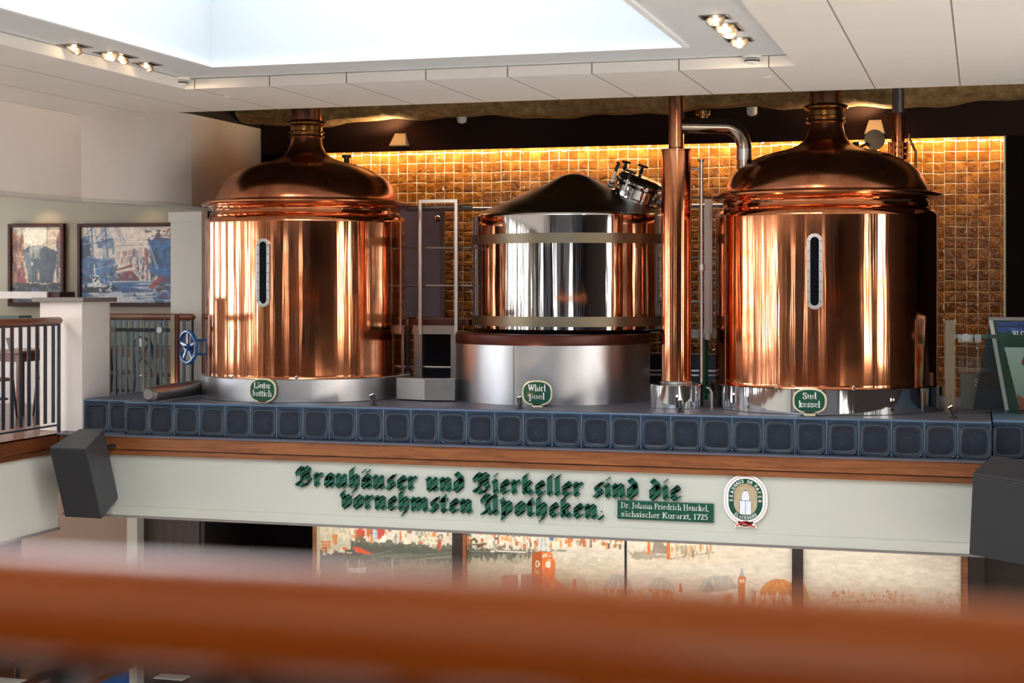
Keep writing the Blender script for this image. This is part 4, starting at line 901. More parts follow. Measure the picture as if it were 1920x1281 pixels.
# ================================================================ PAINTED PANELS
class Canvas:
    def __init__(s, w, h, base, tr, seed=1):
        s.w, s.h, s.tr = w, h, tr; s.r = np.random.RandomState(seed)
        s.a = np.zeros((h, w, 3)); s.a[:] = s.c(base); s.Y, s.X = np.mgrid[0:h, 0:w]
    def c(s, hx): return np.array([int(hx[i:i+2], 16)/255 for i in (0, 2, 4)])
    def blend(s, m, col, al=1.0):
        s.a[m] = s.a[m]*(1-al)+s.c(col)*al
    def poly(s, pts, col, al=1.0, jag=0):
        P = [s.tr(*p) for p in pts]; x, y = s.X+.5, s.Y+.5
        if jag: y = y+jag*s.nz(3, 6); x = x+jag*s.nz(6, 3)
        m = np.zeros((s.h, s.w), bool); n = len(P)
        for i in range(n):
            (x0, y0), (x1, y1) = P[i], P[(i+1) % n]
            if y0 == y1: continue
            k = ((y0 > y) != (y1 > y)) & (x < (x1-x0)*(y-y0)/(y1-y0)+x0); m ^= k
        s.blend(m, col, al); return m
    def ell(s, cx, cy, rx, ry, col, al=1.0): return s.poly([(cx+rx*math.cos(t), cy+ry*math.sin(t)) for t in np.linspace(0, 2*PI, 25)[:-1]], col, al)
    def line(s, x0, y0, x1, y1, wd, col, al=1.0):
        d = math.hypot(x1-x0, y1-y0) or 1; nx, ny = -(y1-y0)/d*wd/2, (x1-x0)/d*wd/2
        s.poly([(x0+nx, y0+ny), (x1+nx, y1+ny), (x1-nx, y1-ny), (x0-nx, y0-ny)], col, al)
    def nz(s, sx, sy):
        "smooth noise -1..1 with grain sizes sx, sy in canvas cells"
        gh, gw = int(s.h/sy)+3, int(s.w/sx)+3; g_ = s.r.rand(gh, gw)*2-1
        yy, xx = s.Y/sy, s.X/sx; y0, x0 = yy.astype(int), xx.astype(int); fy, fx = yy-y0, xx-x0
        fy = fy*fy*(3-2*fy); fx = fx*fx*(3-2*fx)
        return (g_[y0, x0]*(1-fx)+g_[y0, x0+1]*fx)*(1-fy)+(g_[y0+1, x0]*(1-fx)+g_[y0+1, x0+1]*fx)*fy
    def grain(s, sx, sy, amp):
        s.a *= (1+amp*s.nz(sx, sy))[..., None]
    def grad(s, y0, y1, col, al=1.0, x0=-1e9, x1=1e9):
        "blend a horizontal band, soft at both ends (py)"
        _, a0 = s.tr(x0 if x0 > -1e8 else 0, y0); _, a1 = s.tr(x0 if x0 > -1e8 else 0, y1)
        m = np.clip(1-np.abs((s.Y-(a0+a1)/2)/((a1-a0)/2+1e-6)), 0, 1)
        s.a = s.a*(1-(m*al)[..., None])+s.c(col)*(m*al)[..., None]
    def strokes(s, n, x0, x1, y0, y1, lw, lh, cols, al=.85, jit=.5):
        for _ in range(n):
            x = s.r.uniform(x0, x1); y = s.r.uniform(y0, y1); w_ = lw*s.r.uniform(1-jit, 1+jit)/2; h_ = lh*s.r.uniform(1-jit, 1+jit)/2
            (cx0, cy0), (cx1, cy1) = s.tr(x-w_, y-h_), s.tr(x+w_, y+h_)
            i0, i1 = sorted((int(cx0), int(cx1)+1)); j0, j1 = sorted((int(cy0), int(cy1)+1))
            i0 = max(i0, 0); j0 = max(j0, 0)
            if i1 > i0 and j1 > j0: s.a[j0:j1, i0:i1] = s.a[j0:j1, i0:i1]*(1-al)+s.c(cols[s.r.randint(len(cols))])*al
    def mesh(s, name, x0, x1, y, z0, z1, parent, mat, crop=None):
        "canvas as a finely painted board (colour per cell corner)"
        W, H = s.w, s.h
        xs = np.linspace(x0, x1, W); zs_ = np.linspace(z1, z0, H); XX, ZZ = np.meshgrid(xs, zs_)
        org = ORG[parent.name]
        V = np.stack([XX-org.x, np.full_like(XX, y-org.y), ZZ-org.z], -1).reshape(-1, 3)
        idx = np.arange(W*H).reshape(H, W); Fq = np.stack([idx[1:, :-1], idx[1:, 1:], idx[:-1, 1:], idx[:-1, :-1]], -1).reshape(-1, 4)
        me = bpy.data.meshes.new(name); me.vertices.add(W*H); me.vertices.foreach_set('co', V.ravel())
        me.loops.add(Fq.size); me.loops.foreach_set('vertex_index', Fq.ravel()); me.polygons.add(len(Fq))
        me.polygons.foreach_set('loop_start', np.arange(0, Fq.size, 4)); me.polygons.foreach_set('loop_total', np.full(len(Fq), 4)); me.update(); me.validate()
        c_ = np.clip(s.a, 0, 1); lin = np.where(c_ <= .04045, c_/12.92, ((c_+.055)/1.055)**2.4)
        at = me.color_attributes.new('paint', 'FLOAT_COLOR', 'POINT'); buf = np.ones((H*W, 4)); buf[:, :3] = lin.reshape(-1, 3); at.data.foreach_set('color', buf.ravel())
        me.materials.append(mat); o = bpy.data.objects.new(name, me); o.parent = parent; link(o, org); return o
def painted(name, rough=.4):
    m = NT(name); at = m.n('ShaderNodeAttribute', attribute_name='paint'); v = m.coord()
    m.p(Base_Color=at.outputs[0], Roughness=rough); m.bump(m.noise(v, 40, 3), .12, .003); return m.m
M['painted'] = painted('oil_paint_on_board')
# ---- long city mural below the beam, four boards
MY = 15.3; res = .0075
mx0, mx1, mz0, mz1 = onY(600, 0, MY).x, onY(1802, 0, MY).x, -2.25, -.86
def mtr(px, py):
    q = onY(px, py, MY); return (q.x-mx0)/(mx1-mx0)*CW, (mz1-q.z)/(mz1-mz0)*CHh
CW, CHh = int((mx1-mx0)/res), int((mz1-mz0)/res)
cv = Canvas(CW, CHh, 'e0d6c6', mtr, 5)
T = lambda x: 985+(x-600)*.046            # top edge of what the beam leaves visible
OR = ['d9691c', 'c4561a', 'e08a3c', 'b84a22']; WH = ['f3ead6', 'e6d8bd', 'fff6e4', 'efe0c6']; BR = ['5c4630', '3a3a34', '8a6a48']
cv.a *= (1+.035*cv.nz(120, 22))[..., None]
# river: dark green-grey on the left fading to sand towards the right
cv.poly([(600, 1008), (1035, 1035), (960, 1062), (1000, 1300), (600, 1300)], '55584c', .95, 4)
cv.poly([(600, 1018), (870, 1030), (1000, 1036), (860, 1052), (600, 1050)], '3f463d', .85, 5)
for k in range(26):
    x = cv.r.uniform(620, 1000); y = cv.r.uniform(1030, 1150); cv.line(x, y, x+cv.r.uniform(40, 130), y+cv.r.uniform(-10, 5), cv.r.uniform(1.5, 4), cv.r.choice(['6f6a58', '8a816a', '3c4239', '9a8e75', '7c7b6d']), .45)
cv.poly([(640, 1060), (1000, 1050), (1100, 1080), (1100, 1300), (600, 1300)], '938772', .55, 6)
cv.poly([(870, 1052), (1000, 1040), (1165, 1050), (1165, 1300), (870, 1300)], 'c9bda4', .6, 8)
# far skyline
for x0, x1, dens in ((600, 870, 170), (870, 1045, 200), (1045, 1165, 110), (1165, 1345, 90)):
    for _ in range(dens):
        x = cv.r.uniform(x0, x1); t_ = T(x); y = cv.r.uniform(t_-14, t_+24-8*(x > 1045)); w_ = cv.r.uniform(2, 6); h_ = cv.r.uniform(4, 16)
        cv.strokes(1, x, x+.1, y, y+.1, w_, h_, (WH+WH+OR+['8f9a96', 'c9b79a', '5c4630']) if x < 1165 else (WH+WH+WH+['c9b79a', 'd9924f', '9c8a70']), .8)
cv.poly([(600, 985), (658, 985), (658, 1030), (640, 1034), (600, 1030)], 'ddd6b8', .85)
for k in range(30): cv.strokes(1, 602, 656, 988, 1028, 2, 14, ['cbbf9a', 'efe9d0', 'b7b08c'], .5)
for i in range(3):
    for j in range(3): cv.ell(606+6*i, 1020+5.5*j-3, 2.6, 2.4, 'e0701c')
cv.poly([(622, 1003), (634, 1003), (632, 1020), (626, 1024)], 'd9712a', .8); cv.strokes(16, 605, 655, 1028, 1040, 6, 4, OR+WH, .8)
cv.poly([(660, 1025), (672, 1026), (697, 1037), (690, 1041), (668, 1036)], 'd2461c'); cv.poly([(625, 1036), (680, 1038), (675, 1043), (620, 1042)], '3a2a1e', .8)
for x, w_, c_ in ((676, 10, 'c63a22'), (702, 8, 'd8452a'), (706, 18, 'c5352a'), (700, 5, 'aacfd6')): cv.strokes(3, x, x+w_, T(x)+3, T(x)+16, w_, 12, [c_], .9)
for i in range(28):
    a = PI*i/27; cv.strokes(1, 806+20*math.cos(a), 806.1+20*math.cos(a), 1012-16*math.sin(a), 1012.1-16*math.sin(a), 3, 3, ['e8e2c8', '8f8a6a'], .9)
cv.strokes(40, 782, 826, 1010, 1016, 2, 2, ['a8a482', 'f2ecd0'], .9); cv.strokes(3, 822, 824, 1018, 1028, 5, 12, ['b8402a'])
cv.poly([(650, 1066), (688, 1064), (684, 1076), (654, 1074)], 'cfc8bc', .8)
for x in (652, 668, 674, 723, 735): cv.line(x, 1050, x, 1085, .9, 'ddd6ca', .7)
for k in range(18): a = PI*k/17; cv.strokes(1, 948-26*math.cos(a), 948.1-26*math.cos(a), 1038-12*math.sin(a), 1038.1-12*math.sin(a), 5, 3, ['efe6d4', '6e6258'], .9)
cv.line(930, 1033, 985, 1036, 3, 'e6dece', .9)
for k in range(26): cv.strokes(1, 873, 930, T(900)+6, T(900)+28, 5, 3, ['fff3dc', 'e8dcc4', '2e2620'], .8)
cv.strokes(3, 1031, 1034, 1000, 1010, 5, 9, ['3a6fb0'], .9); cv.strokes(3, 905, 908, 996, 1003, 5, 8, ['4aa0a8'], .9); cv.strokes(3, 876, 880, 995, 1002, 5, 8, ['2f7f90'], .9)
# orange tower with pale dome
cv.poly([(1007, 1033), (1008, 1022), (1013, 1012), (1018, 1004), (1023, 1012), (1029, 1022), (1031, 1034)], 'cfd6d2'); cv.line(1016, 1010, 1013, 1032, 2, '8b9a98', .7); cv.line(1020, 1008, 1024, 1032, 2, '97a3a0', .6); cv.line(1018, 988, 1018, 1008, 3.5, 'd8dcd4', .9)
cv.poly([(996, 1038), (1016, 1034), (1016, 1200), (998, 1200)], 'a8430e'); cv.poly([(1016, 1034), (1034, 1037), (1040, 1050), (1040, 1200), (1016, 1200)], 'e5651a')
cv.ell(1007, 1058, 4, 7, 'f0dcae'); cv.ell(1007, 1058, 2, 4.5, 'a04a14'); cv.ell(1027, 1059, 5, 7, 'f3ead0'); cv.strokes(14, 1017, 1038, 1040, 1050, 3, 3, WH+['c4561a'], .8); cv.strokes(24, 1000, 1038, 1068, 1130, 3, 6, ['f2c8a0', 'b03a18', 'e88a50'], .6)
cv.poly([(1040, 1086), (1070, 1106), (1100, 1112), (1100, 1200), (1040, 1200)], 'c06048', .85); cv.poly([(940, 1080), (998, 1076), (998, 1200), (935, 1200)], '9c5a52', .8); cv.line(973, 1078, 973, 1110, 5, 'e5ddd4', .9)
cv.line(1076, 1086, 1076, 1125, 7, 'cc5a3a', .95); cv.line(1097, 1088, 1097, 1112, 1.4, 'd98a5c', .8); cv.line(1117, 1085, 1117, 1112, 1.4, 'd98a5c', .8)
# near roofs on the right half
cv.strokes(260, 1050, 1490, 1112, 1215, 6, 18, ['e8d5b8', 'd98a52', 'c8632a', 'f0e2ca', 'e0a070', 'c9c0b0'], .6)
def dome(cx, cy, rx, ry, col, rib, base='c8642a'):
    cv.poly([(cx-rx*math.cos(a), cy-ry*math.sin(a)) for a in np.linspace(0, PI, 20)], col)
    for k in range(9):
        u = -1+2*k/8; cv.line(cx+u*rx*.15, cy-ry*.97, cx+u*rx*.92, cy-2, 1.3, rib[k % len(rib)], .55)
    cv.poly([(cx-rx*1.08, cy-3), (cx+rx*1.05, cy), (cx+rx*1.0, cy+6), (cx-rx*.95, cy+5)], base, .7); cv.strokes(int(rx*1.2), cx-rx, cx+rx, cy+4, cy+20, 2, 12, OR+WH, .7)
dome(1158, 1107, 28, 31, 'b9bdb8', ['7d8a90', 'dfe2dc', '6c7478']); dome(1240, 1108, 25, 26, 'b7c0ba', ['7fa09c', 'dfe0d4', 'c08a60']); dome(1460, 1112, 34, 26, 'd9853a', ['e8b070', 'b85a1c', 'c66a20'], 'b5531a')
cv.poly([(1308, 1110), (1318, 1088), (1334, 1081), (1366, 1080), (1386, 1104), (1340, 1113)], 'b4b9b4'); cv.poly([(1318, 1110), (1328, 1088), (1344, 1108)], '7d8c90', .8)
for k in range(10): cv.line(1336+5*k, 1083, 1340+5*k, 1108, 1.5, ['dde0da', '98a09c', 'c9a27c'][k % 3], .6)
cv.poly([(1330, 1112), (1386, 1104), (1386, 1108), (1335, 1118)], 'efe6d4'); cv.poly([(1384, 1082), (1398, 1082), (1396, 1140), (1385, 1140)], 'c8671e'); cv.poly([(1386, 1082), (1390, 1066), (1392, 1066), (1396, 1082)], '9aa8a8'); cv.ell(1389, 1090, 1.6, 4, 'f7ecd2'); cv.ell(1394, 1090, 1.4, 4, 'f7ecd2')
cv.poly([(1273, 1110), (1274, 1094), (1278, 1094), (1280, 1112)], 'c4521c')
# bridges and hills at the top right half
cv.poly([(1172, 1036), (1215, 1033), (1250, 1045), (1200, 1052)], '8d8270', .7, 3); cv.poly([(1222, 1038), (1226, 1018), (1236, 1015), (1250, 1026), (1252, 1040)], '7c7466', .85)
cv.line(1217, 1012, 1217, 1040, 6, 'd3701e', .95); cv.line(1253, 1010, 1253, 1049, 6, 'c9661c', .95); cv.line(1332, 1016, 1332, 1038, 4, 'd67a30', .9)
cv.strokes(60, 1258, 1330, 1024, 1046, 2.5, 12, ['cbbca0', '8c7a60', 'e0d2b6', 'd9924f'], .6); cv.line(1255, 1049, 1340, 1036, 2, '7a6c58', .7)
cv.poly([(1180, 1053), (1250, 1050), (1345, 1036), (1420, 1024), (1420, 1050), (1180, 1075)], 'ddcfb6', .6, 4)
# faint city on the last board
cv.strokes(1500, 1505, 1802, 1114, 1240, 3, 6, ['d9a880', 'dcc8ae', 'e6d6c0', 'c98e68', 'c9c4b8', 'e2b78e'], .45); cv.strokes(46, 1560, 1680, 1108, 1132, 3, 3, ['d9925a', 'c06a3a', 'a0522a'], .6); cv.line(1568, 1058, 1572, 1078, 1.4, 'c9a27c', .7)
cv.poly([(1503, 1085), (1512, 1100), (1520, 1126), (1503, 1126)], 'd98a4a', .8)
cv.a = cv.a*.84+.16*cv.c('e3d6c0'); cv.a += .02*cv.nz(2, 2)[..., None]; cv.grain(9, 3, .05)
full = cv.a
pan = [(600, 848, 'mural board with the dark river and red boat'), (874, 1171, 'mural board with the orange clock tower'), (1175, 1485, 'mural board with domes and bridge pillars'), (1506, 1802, 'mural board at the right, almost empty sandy sky')]
for a_, b_, lb in pan:
    xa, xb = onY(a_, 0, MY).x, onY(b_, 0, MY).x; i0, i1 = int((xa-mx0)/res), min(int((xb-mx0)/res), CW); cv.a = full[:, i0:i1]; cv.w = i1-i0
    t = thing('mural_panel', lb, 'painting', ((xa+xb)/2, MY+.02, mz0), 'painted city boards under the beam')
    cv.mesh('painted_face', xa, xb, MY-.001, mz0, mz1, t, M['painted'])
    b = MB(); b.box((xa, MY, mz0), (xb, MY+.03, mz1)); obj('backing_board', b, M['cream'], t)
b = MB(); b.box((onY(588, 0, 15.34).x, MY+.04, -3.5), (4.9, MY+.2, -.4)); struct('wall_bar', b, M['darkwood'])
b = MB(); b.box((onY(588, 0, 15.34).x, MY-.06, -3.5), (4.9, MY+.035, -2.27)); struct('wall_wainscot', b, M['darkwood'])
k = 15
for a_, b_, m_ in ((586, 591, 'oak'), (591, 599, 'signcream'), (849, 866, 'darkwood'), (867, 873, 'oak'), (1171.5, 1174.5, 'shadowgap'), (1486, 1505, 'darkwood'), (1803, 1815, 'oak'), (1816, 1846, 'darkwood')):
    b = MB(); dy = .05 if m_ in ('darkwood', 'oak') else .012; b.box((onY(a_, 0, MY-dy).x, MY-dy, -3.5), (onY(b_, 0, MY-dy).x, MY+.035, -.8)); struct('trim_%d' % k, b, M[m_]); k += 1
# ---- rooms under the left side
b = MB(); b.box((onY(372, 0, 17.0).x, 17.0, -3.5), (onY(640, 0, 17.0).x, 17.1, -.4)); struct('wall_bar_back', b, M['blackwall'])
b = MB(); b.box((onY(257, 0, 15.9).x, 15.9, -3.5), (onY(376, 0, 15.9).x, 16.0, -.4)); struct('wall_panelled', b, M['panelwood'])
b = MB(); b.box((onY(374, 0, 15.9).x, 15.9, -3.5), (onY(376, 0, 15.9).x+.05, 17.0, -.4)); struct('wall_panelled.001', b, M['darkwood'])
b = MB(); b.box((onY(238, 0, 15.75).x, 15.75, -3.5), (onY(257, 0, 15.75).x, 15.95, -1.0)); struct('trim_30', b, M['cream'])
b = MB(); b.prism([(onY(238, 0, 15.7).x, 15.7, -.8), (onY(330, 0, 15.7).x, 15.7, -.80), (onY(238, 0, 15.7).x, 15.7, -.99)], (0, .1, 0)); struct('trim_31', b, M['brownwood'])
b = MB(); b.box((onY(40, 0, 16.0).x, 16.0, -3.5), (onY(240, 0, 16.0).x, 16.3, -.4)); struct('wall_left_pier', b, M['pier_shade'])
b = MB(); b.box((-15.3, 17.2, -3.5), (-8.9, 17.4, -.3)); struct('wall_left_lower', b, M['darkwall'])
b = MB(); b.box((-15.3, -5, -3.5), (-15.1, 17.4, -.2)); struct('wall_left_lower.001', b, M['cream'])
b = MB(); b.box((-8.95, 14.3, -.45), (5, 17.3, -.38)); struct('ceiling.005', b, M['darkwall'])

# ================================================================ LEFT GALLERY
# piers
b = MB(); b.box((-9.27, 14.30, .0), (-8.78, 14.84, 1.318)); t = obj('pier', b, M['wall_warm'], None, bev=.003, loc=(-9.02, 14.5, 0)); tag(t, 'low pale pier with a grey stone cap at the end of the near railing', 'pier')
b = MB(); b.box((-9.33, 14.24, 1.318), (-8.73, 14.90, 1.362)); obj('cap', b, M['cap'], t, bev=.004)
xa, xb = onY(320, 0, 16.5).x, onY(379, 0, 16.5).x
b = MB(); b.box((xa, 16.5, .0), (xb, 17.0, 2.33)); struct('wall_gallery_pillar', b, M['cream'])
b = MB(); b.box((xa-.02, 16.48, 2.22), (xb+.1, 16.5, 2.33)); struct('trim_32', b, M['cream'])
def railing(P, Q, label, barp, up_post_last=True, top=1.13, bot=.07, wd=.052, end=True):
    P, Q = Vector(P), Vector(Q); d = (Q-P); L = d.length; d.normalize(); nrm = Vector((-d.y, d.x, 0))
    t = thing('railing', label, 'railing', P, 'dark barred gallery railings')
    b = MB(); n = 8
    pts = [P+Vector((0, 0, top)), Q+Vector((0, 0, top)), Q+Vector((0, 0, top))+d*.02, Q+Vector((0, 0, top))+d*.035, Q+Vector((0, 0, top))+d*.04]
    b.tube(pts, [.038, .038, .034, .022, .006], n=20); obj('handrail', b, M['rail_red'], t)
    b = MB(); b.bar(P+Vector((0, 0, bot)), Q+Vector((0, 0, bot)), .03, .018); obj('bottom_rail', b, M['iron'], t)
    b = MB(); b.bar(P+Vector((0, 0, top-.045)), Q+Vector((0, 0, top-.045)), .03, .012); obj('top_flat', b, M['iron'], t)
    m_ = int(L/barp)
    b = MB(); p = Q-d*.10; b.obox(p+Vector((0, 0, (bot+top)/2)), d*wd/2, nrm*.006, Vector((0, 0, (top-bot)/2-.03))); proto = obj('baluster', b, M['iron'], t, bev=.001)
    for i in range(1, m_):
        if 0.1+i*barp > L: break
        c_ = proto.copy(); COL.objects.link(c_); c_.location = proto.location-d*barp*i
    b = MB(); b.cyl(Q+Vector((0, 0, 0)), Q+Vector((0, 0, top-.02)), .02, n=14); obj('end_post', b, M['iron'], t)
    return t
railing((-9.0, 11.9, 0), (-9.0, 14.22, 0), 'dark barred railing with red-brown handrail ending at the low pier', .143)
xa, xb = onY(196, 0, 16.2).x, onY(360, 0, 16.2).x
railing((xa, 16.2, 0), (xb, 16.2, 0), 'dark barred railing with red-brown handrail between pier and left kettle', .0735, wd=.036)
# glass screens
t = thing('glass_screen', 'frameless glass screen with round clamps before the far dark railing', 'glass screen', (onY(265, 0, 15.2).x, 15.2, PT), 'clamped glass screens')
gy = 14.9; xa, xb = onY(205, 0, gy).x, onY(308, 0, gy).x; zt_, zb_ = onY(260, 590, gy).z, PT+.02
b = MB(); b.box((xa, gy, zb_), (xb, gy+.012, zt_)); gp = obj('pane', b, M['glass'], t)
b = MB(); b.box((xb, gy-.001, zb_), (xb+.008, gy+.013, zt_)); obj('polished_edge', b, M['glass_edge'], gp)
b = MB(); z = onY(260, 619, gy).z; b.box((xa, gy+.03, z-.02), (xb+.1, gy+.045, z+.02)); obj('clamp_rail', b, M['iron'], t)
for px in (212, 299):
    q = onY(px, 619, gy); b = MB(); b.cyl(q+Vector((0, -.012, 0)), q+Vector((0, .04, 0)), .031, n=24); obj('clamp', b, M['steel_brushed'], t, bev=.004)
x = onY(324, 0, gy).x; b = MB(); b.box((x-.03, gy, PT), (x+.022, gy+.05, zt_)); obj('post', b, M['steel_bracket'], t, bev=.003)
b = MB(); b.box((x+.025, gy+.005, PT), (x+.055, gy+.045, zt_)); obj('post', b, M['redbrown'], t, bev=.003)
gy = 14.95; q = onY(1781, 600, gy)
t = thing('glass_screen', 'glass screen with steel post right of the right kettle', 'glass screen', (q.x, gy, PT), 'clamped glass screens')
xa, xb = onY(1796, 0, gy).x, 1.3; zt_ = onY(1811, 627, gy).z
b = MB(); b.box((q.x-.042, gy, PT), (q.x+.042, gy+.02, q.z)); obj('post', b, M['steel_bracket'], t, bev=.003)
b = MB(); b.box((xa, gy-.02, PT+.02), (xb, gy-.008, zt_)); gp = obj('pane', b, M['glass'], t)
b = MB(); b.box((xa-.03, gy+.0, zt_-.035), (xb, gy+.01, zt_)); obj('clamp_rail', b, M['glass_edge'], t)
c_ = onY(1811, 633, gy-.03); b = MB(); b.cyl(c_, c_+Vector((0, .035, 0)), .035, n=24); obj('clamp', b, M['steel_brushed'], t, bev=.004)
# framed paintings on the far wall
def framed(px0, py0, px1, py1, label, cvx, fw=.05):
    a_, c_ = onY(px0, py0, 18.97), onY(px1, py1, 18.97); x0, x1, z1, z0 = a_.x, c_.x, a_.z, c_.z
    t = thing('framed_painting', label, 'painting', ((x0+x1)/2, 18.99, z0), 'framed harbour paintings')
    b = MB()
    for u, v in (((x0, z0), (x1, z0+fw)), ((x0, z1-fw), (x1, z1)), ((x0, z0+fw), (x0+fw, z1-fw)), ((x1-fw, z0+fw), (x1, z1-fw))): b.box((u[0], 18.93, u[1]), (v[0], 18.995, v[1]))
    obj('frame', b, M['redframe'], t, bev=.006)
    cvx.mesh('canvas', x0+fw-.005, x1-fw+.005, 18.96, z0+fw-.005, z1-fw+.005, t, M['painted'])
M['redframe'] = paint('dark_red_frame', '3d1613', .45, 0, .1, 6, spec=.25)
def lin(px0, py0, px1, py1, W, H): return lambda x, y: ((x-px0)/(px1-px0)*W, (y-py0)/(py1-py0)*H)
c1 = Canvas(110, 160, 'cdb9a0', lin(0, 0, 100, 130, 110, 160), 11)
for y in range(0, 130, 4): c1.strokes(10, 0, 100, y, y+4, 20, 6, ['d9c8ae', 'e6dcc6', 'c9b49a', 'b5a08a'], .4)
c1.ell(48, 14, 26, 18, 'f0ead6', .7); c1.strokes(120, 0, 24, 15, 105, 4, 12, ['6b4432', '9a6648', '3f2e28', 'b5704a', '7a3228', 'caa27c'], .6)
c1.line(8, 5, 14, 60, 2, '5a3a2a', .8); c1.line(20, 3, 26, 60, 1.5, '8a5a3c', .8); c1.line(8, 5, 26, 30, 1.2, '8a5a3c', .7)
c1.strokes(80, 90, 100, 8, 100, 4, 12, ['7a5a4a', '40455a', '9a3a3c', 'c29a88', '5a4a50'], .6); c1.line(82, 8, 96, 28, 1.4, '6b4a40', .8); c1.line(71, 0, 71, 30, 1.6, '7a8890', .8)
c1.poly([(24, 40), (34, 34), (50, 31), (64, 33), (92, 42), (90, 62), (82, 95), (34, 95), (28, 66)], '3f4a54', 1, 2); c1.poly([(36, 35), (50, 31), (62, 33), (58, 52), (44, 56), (34, 48)], 'b9b4a8', .8, 3)
c1.poly([(26, 42), (40, 46), (40, 95), (34, 95), (28, 70)], '7d8484', .6, 2); c1.poly([(62, 36), (90, 42), (80, 95), (60, 95)], '2c3c50', .7, 3); c1.strokes(24, 30, 88, 40, 92, 5, 14, ['4a545c', '33383c', '5c5a56', '26303c'], .4)
c1.line(53, 72, 53, 92, 4, '8a5a44', .9); c1.line(54, 78, 54, 90, 2.5, 'e2cfae', .9); c1.ell(41, 63, 2.5, 3, 'c9c4b0', .9); c1.strokes(20, 14, 26, 74, 96, 5, 8, ['8a2420', 'a83a30', '3a2a2a'], .7); c1.line(30, 70, 33, 96, 3, 'dcb890', .8)
c1.poly([(0, 98), (100, 98), (100, 130), (0, 130)], '7b7872'); c1.strokes(140, 0, 100, 98, 130, 20, 3, ['2c2e38', '4a5058', '8a8478', 'a89a84', '3a4664', '28222a'], .6); c1.strokes(30, 0, 100, 97, 108, 12, 5, ['3a302c', '221e24', '44506e'], .7)
c1.grain(3, 3, .12)
framed(17, 420, 122, 575, 'tall framed painting of a ship bow seen head-on', c1)
W2 = 290
c2 = Canvas(W2, 175, 'd9cabb', lin(0, 0, 250, 150, W2, 175), 12)
c2.strokes(200, 0, 250, 0, 75, 20, 9, ['dccbbb', 'e6dad0', 'd2c0b0', 'e0d0c4', 'c9bcb8'], .5)
c2.strokes(60, 0, 20, 25, 62, 12, 8, ['2a3a55', '34486a', '7a2a34', '22304a', '4a6a90'], .8); c2.poly([(0, 62), (90, 62), (86, 95), (60, 118), (0, 118)], '2c4a72', .95, 3)
c2.poly([(36, 61), (96, 59), (82, 82), (60, 84), (48, 76), (36, 70)], 'd3cdc8', .95, 1.5); c2.strokes(160, 0, 80, 66, 112, 12, 8, ['2f6aa8', '223a5c', '4f86b8', '1c2c46', '365a86', '6a3a4c', '8ab0cc'], .5)
def crane(x, s_=1):
    for a_, b_, w_ in (((x, 0), (x+4*s_, 62), 4), ((x-12, 0), (x, 40), 1.6), ((x, 4), (x-24, 25), 1.8), ((x+5, 0), (x+18, 34), 2), ((x-22, 20), (x+10, 18), 1.5), ((x-18, 34), (x+20, 31), 2.5), ((x+22, 0), (x+44, 36), 2.2), ((x+26, 0), (x+50, 32), 1.3)):
        c2.line(a_[0], a_[1], b_[0], b_[1], w_, ['5a7090', '40587c', '7a8aa0'][int(w_) % 3], .8)
crane(26); crane(60); c2.strokes(30, 44, 76, 24, 40, 9, 4, ['34527c', '4a6284', '6a7c94'], .7); c2.line(57, 34, 56, 62, 6, '8f9cae', .8); c2.line(66, 34, 66, 62, 5, '7484a0', .8); c2.line(79, 30, 79, 55, 6, '6a7890', .7)
c2.line(88, 38, 150, 36, 1.6, '6c6a74', .7); c2.line(120, 28, 180, 26, 1, '6c6a74', .6); c2.line(130, 8, 200, 8, 1.2, '7d8088', .6); c2.line(112, 33, 160, 33, 1, '8a8890', .6)
c2.strokes(50, 90, 170, 50, 70, 5, 12, ['b58c84', '8a4a48', '5e6a84', 'cfc0b8', 'a09aa4'], .55); c2.strokes(60, 118, 172, 66, 88, 3, 9, ['2a3850', 'e6dfd6', '7a3a36', '4a5c7c', 'c9c4c2'], .6)
c2.poly([(84, 84), (122, 74), (126, 80), (90, 90)], '8a3a30', .9); c2.poly([(82, 88), (90, 86), (130, 78), (134, 84), (92, 94)], 'd9d0c8', .85); c2.poly([(78, 106), (86, 92), (122, 86), (140, 100), (140, 108), (80, 108)], '6b2c30', .9, 2); c2.poly([(104, 88), (122, 86), (122, 96), (106, 97)], 'b8342c', .9)
c2.strokes(20, 76, 150, 90, 108, 6, 6, ['3a2a3c', '8a3038', '2a4066', '9aa8b8'], .6)
for x in range(140, 176, 5): c2.line(x, 84, x, 110, 1.4, 'a8b0bc' if x % 2 else '40526e', .8)
c2.line(160, 52, 160, 108, 5, '8a4a48', .7); c2.line(168, 60, 168, 108, 2, '4a6484', .8)
c2.poly([(158, 26), (250, 20), (250, 112), (190, 112), (172, 76), (166, 48)], '2f4c78', .95, 3); c2.poly([(180, 40), (212, 34), (216, 96), (188, 92)], '2a72bc', .75, 5); c2.strokes(90, 170, 250, 28, 100, 12, 14, ['243a62', '3a7cc0', '1f2e4c', '2b66a8', '4a5a7c'], .45); c2.line(164, 36, 184, 84, 5, 'aebdc6', .6); c2.strokes(24, 156, 250, 8, 28, 8, 4, ['3c4658', 'a8b4b8', '5c6474', '7a4440'], .7); c2.strokes(4, 182, 190, 14, 26, 5, 11, ['4a3a40'])
c2.poly([(0, 108), (250, 106), (250, 150), (0, 150)], '3a6292', .95, 2); c2.strokes(190, 0, 250, 108, 150, 26, 3, ['2a4a78', 'cfd0d8', '5a8ab8', '1e3258', '8fa4c0', 'e2d8d2', '345c90'], .6); c2.strokes(50, 20, 170, 128, 150, 30, 3, ['d9d2d0', 'b0b8cc', 'e6dcd8'], .6); c2.line(76, 108, 190, 107, 2.5, 'b8c8d4', .8)
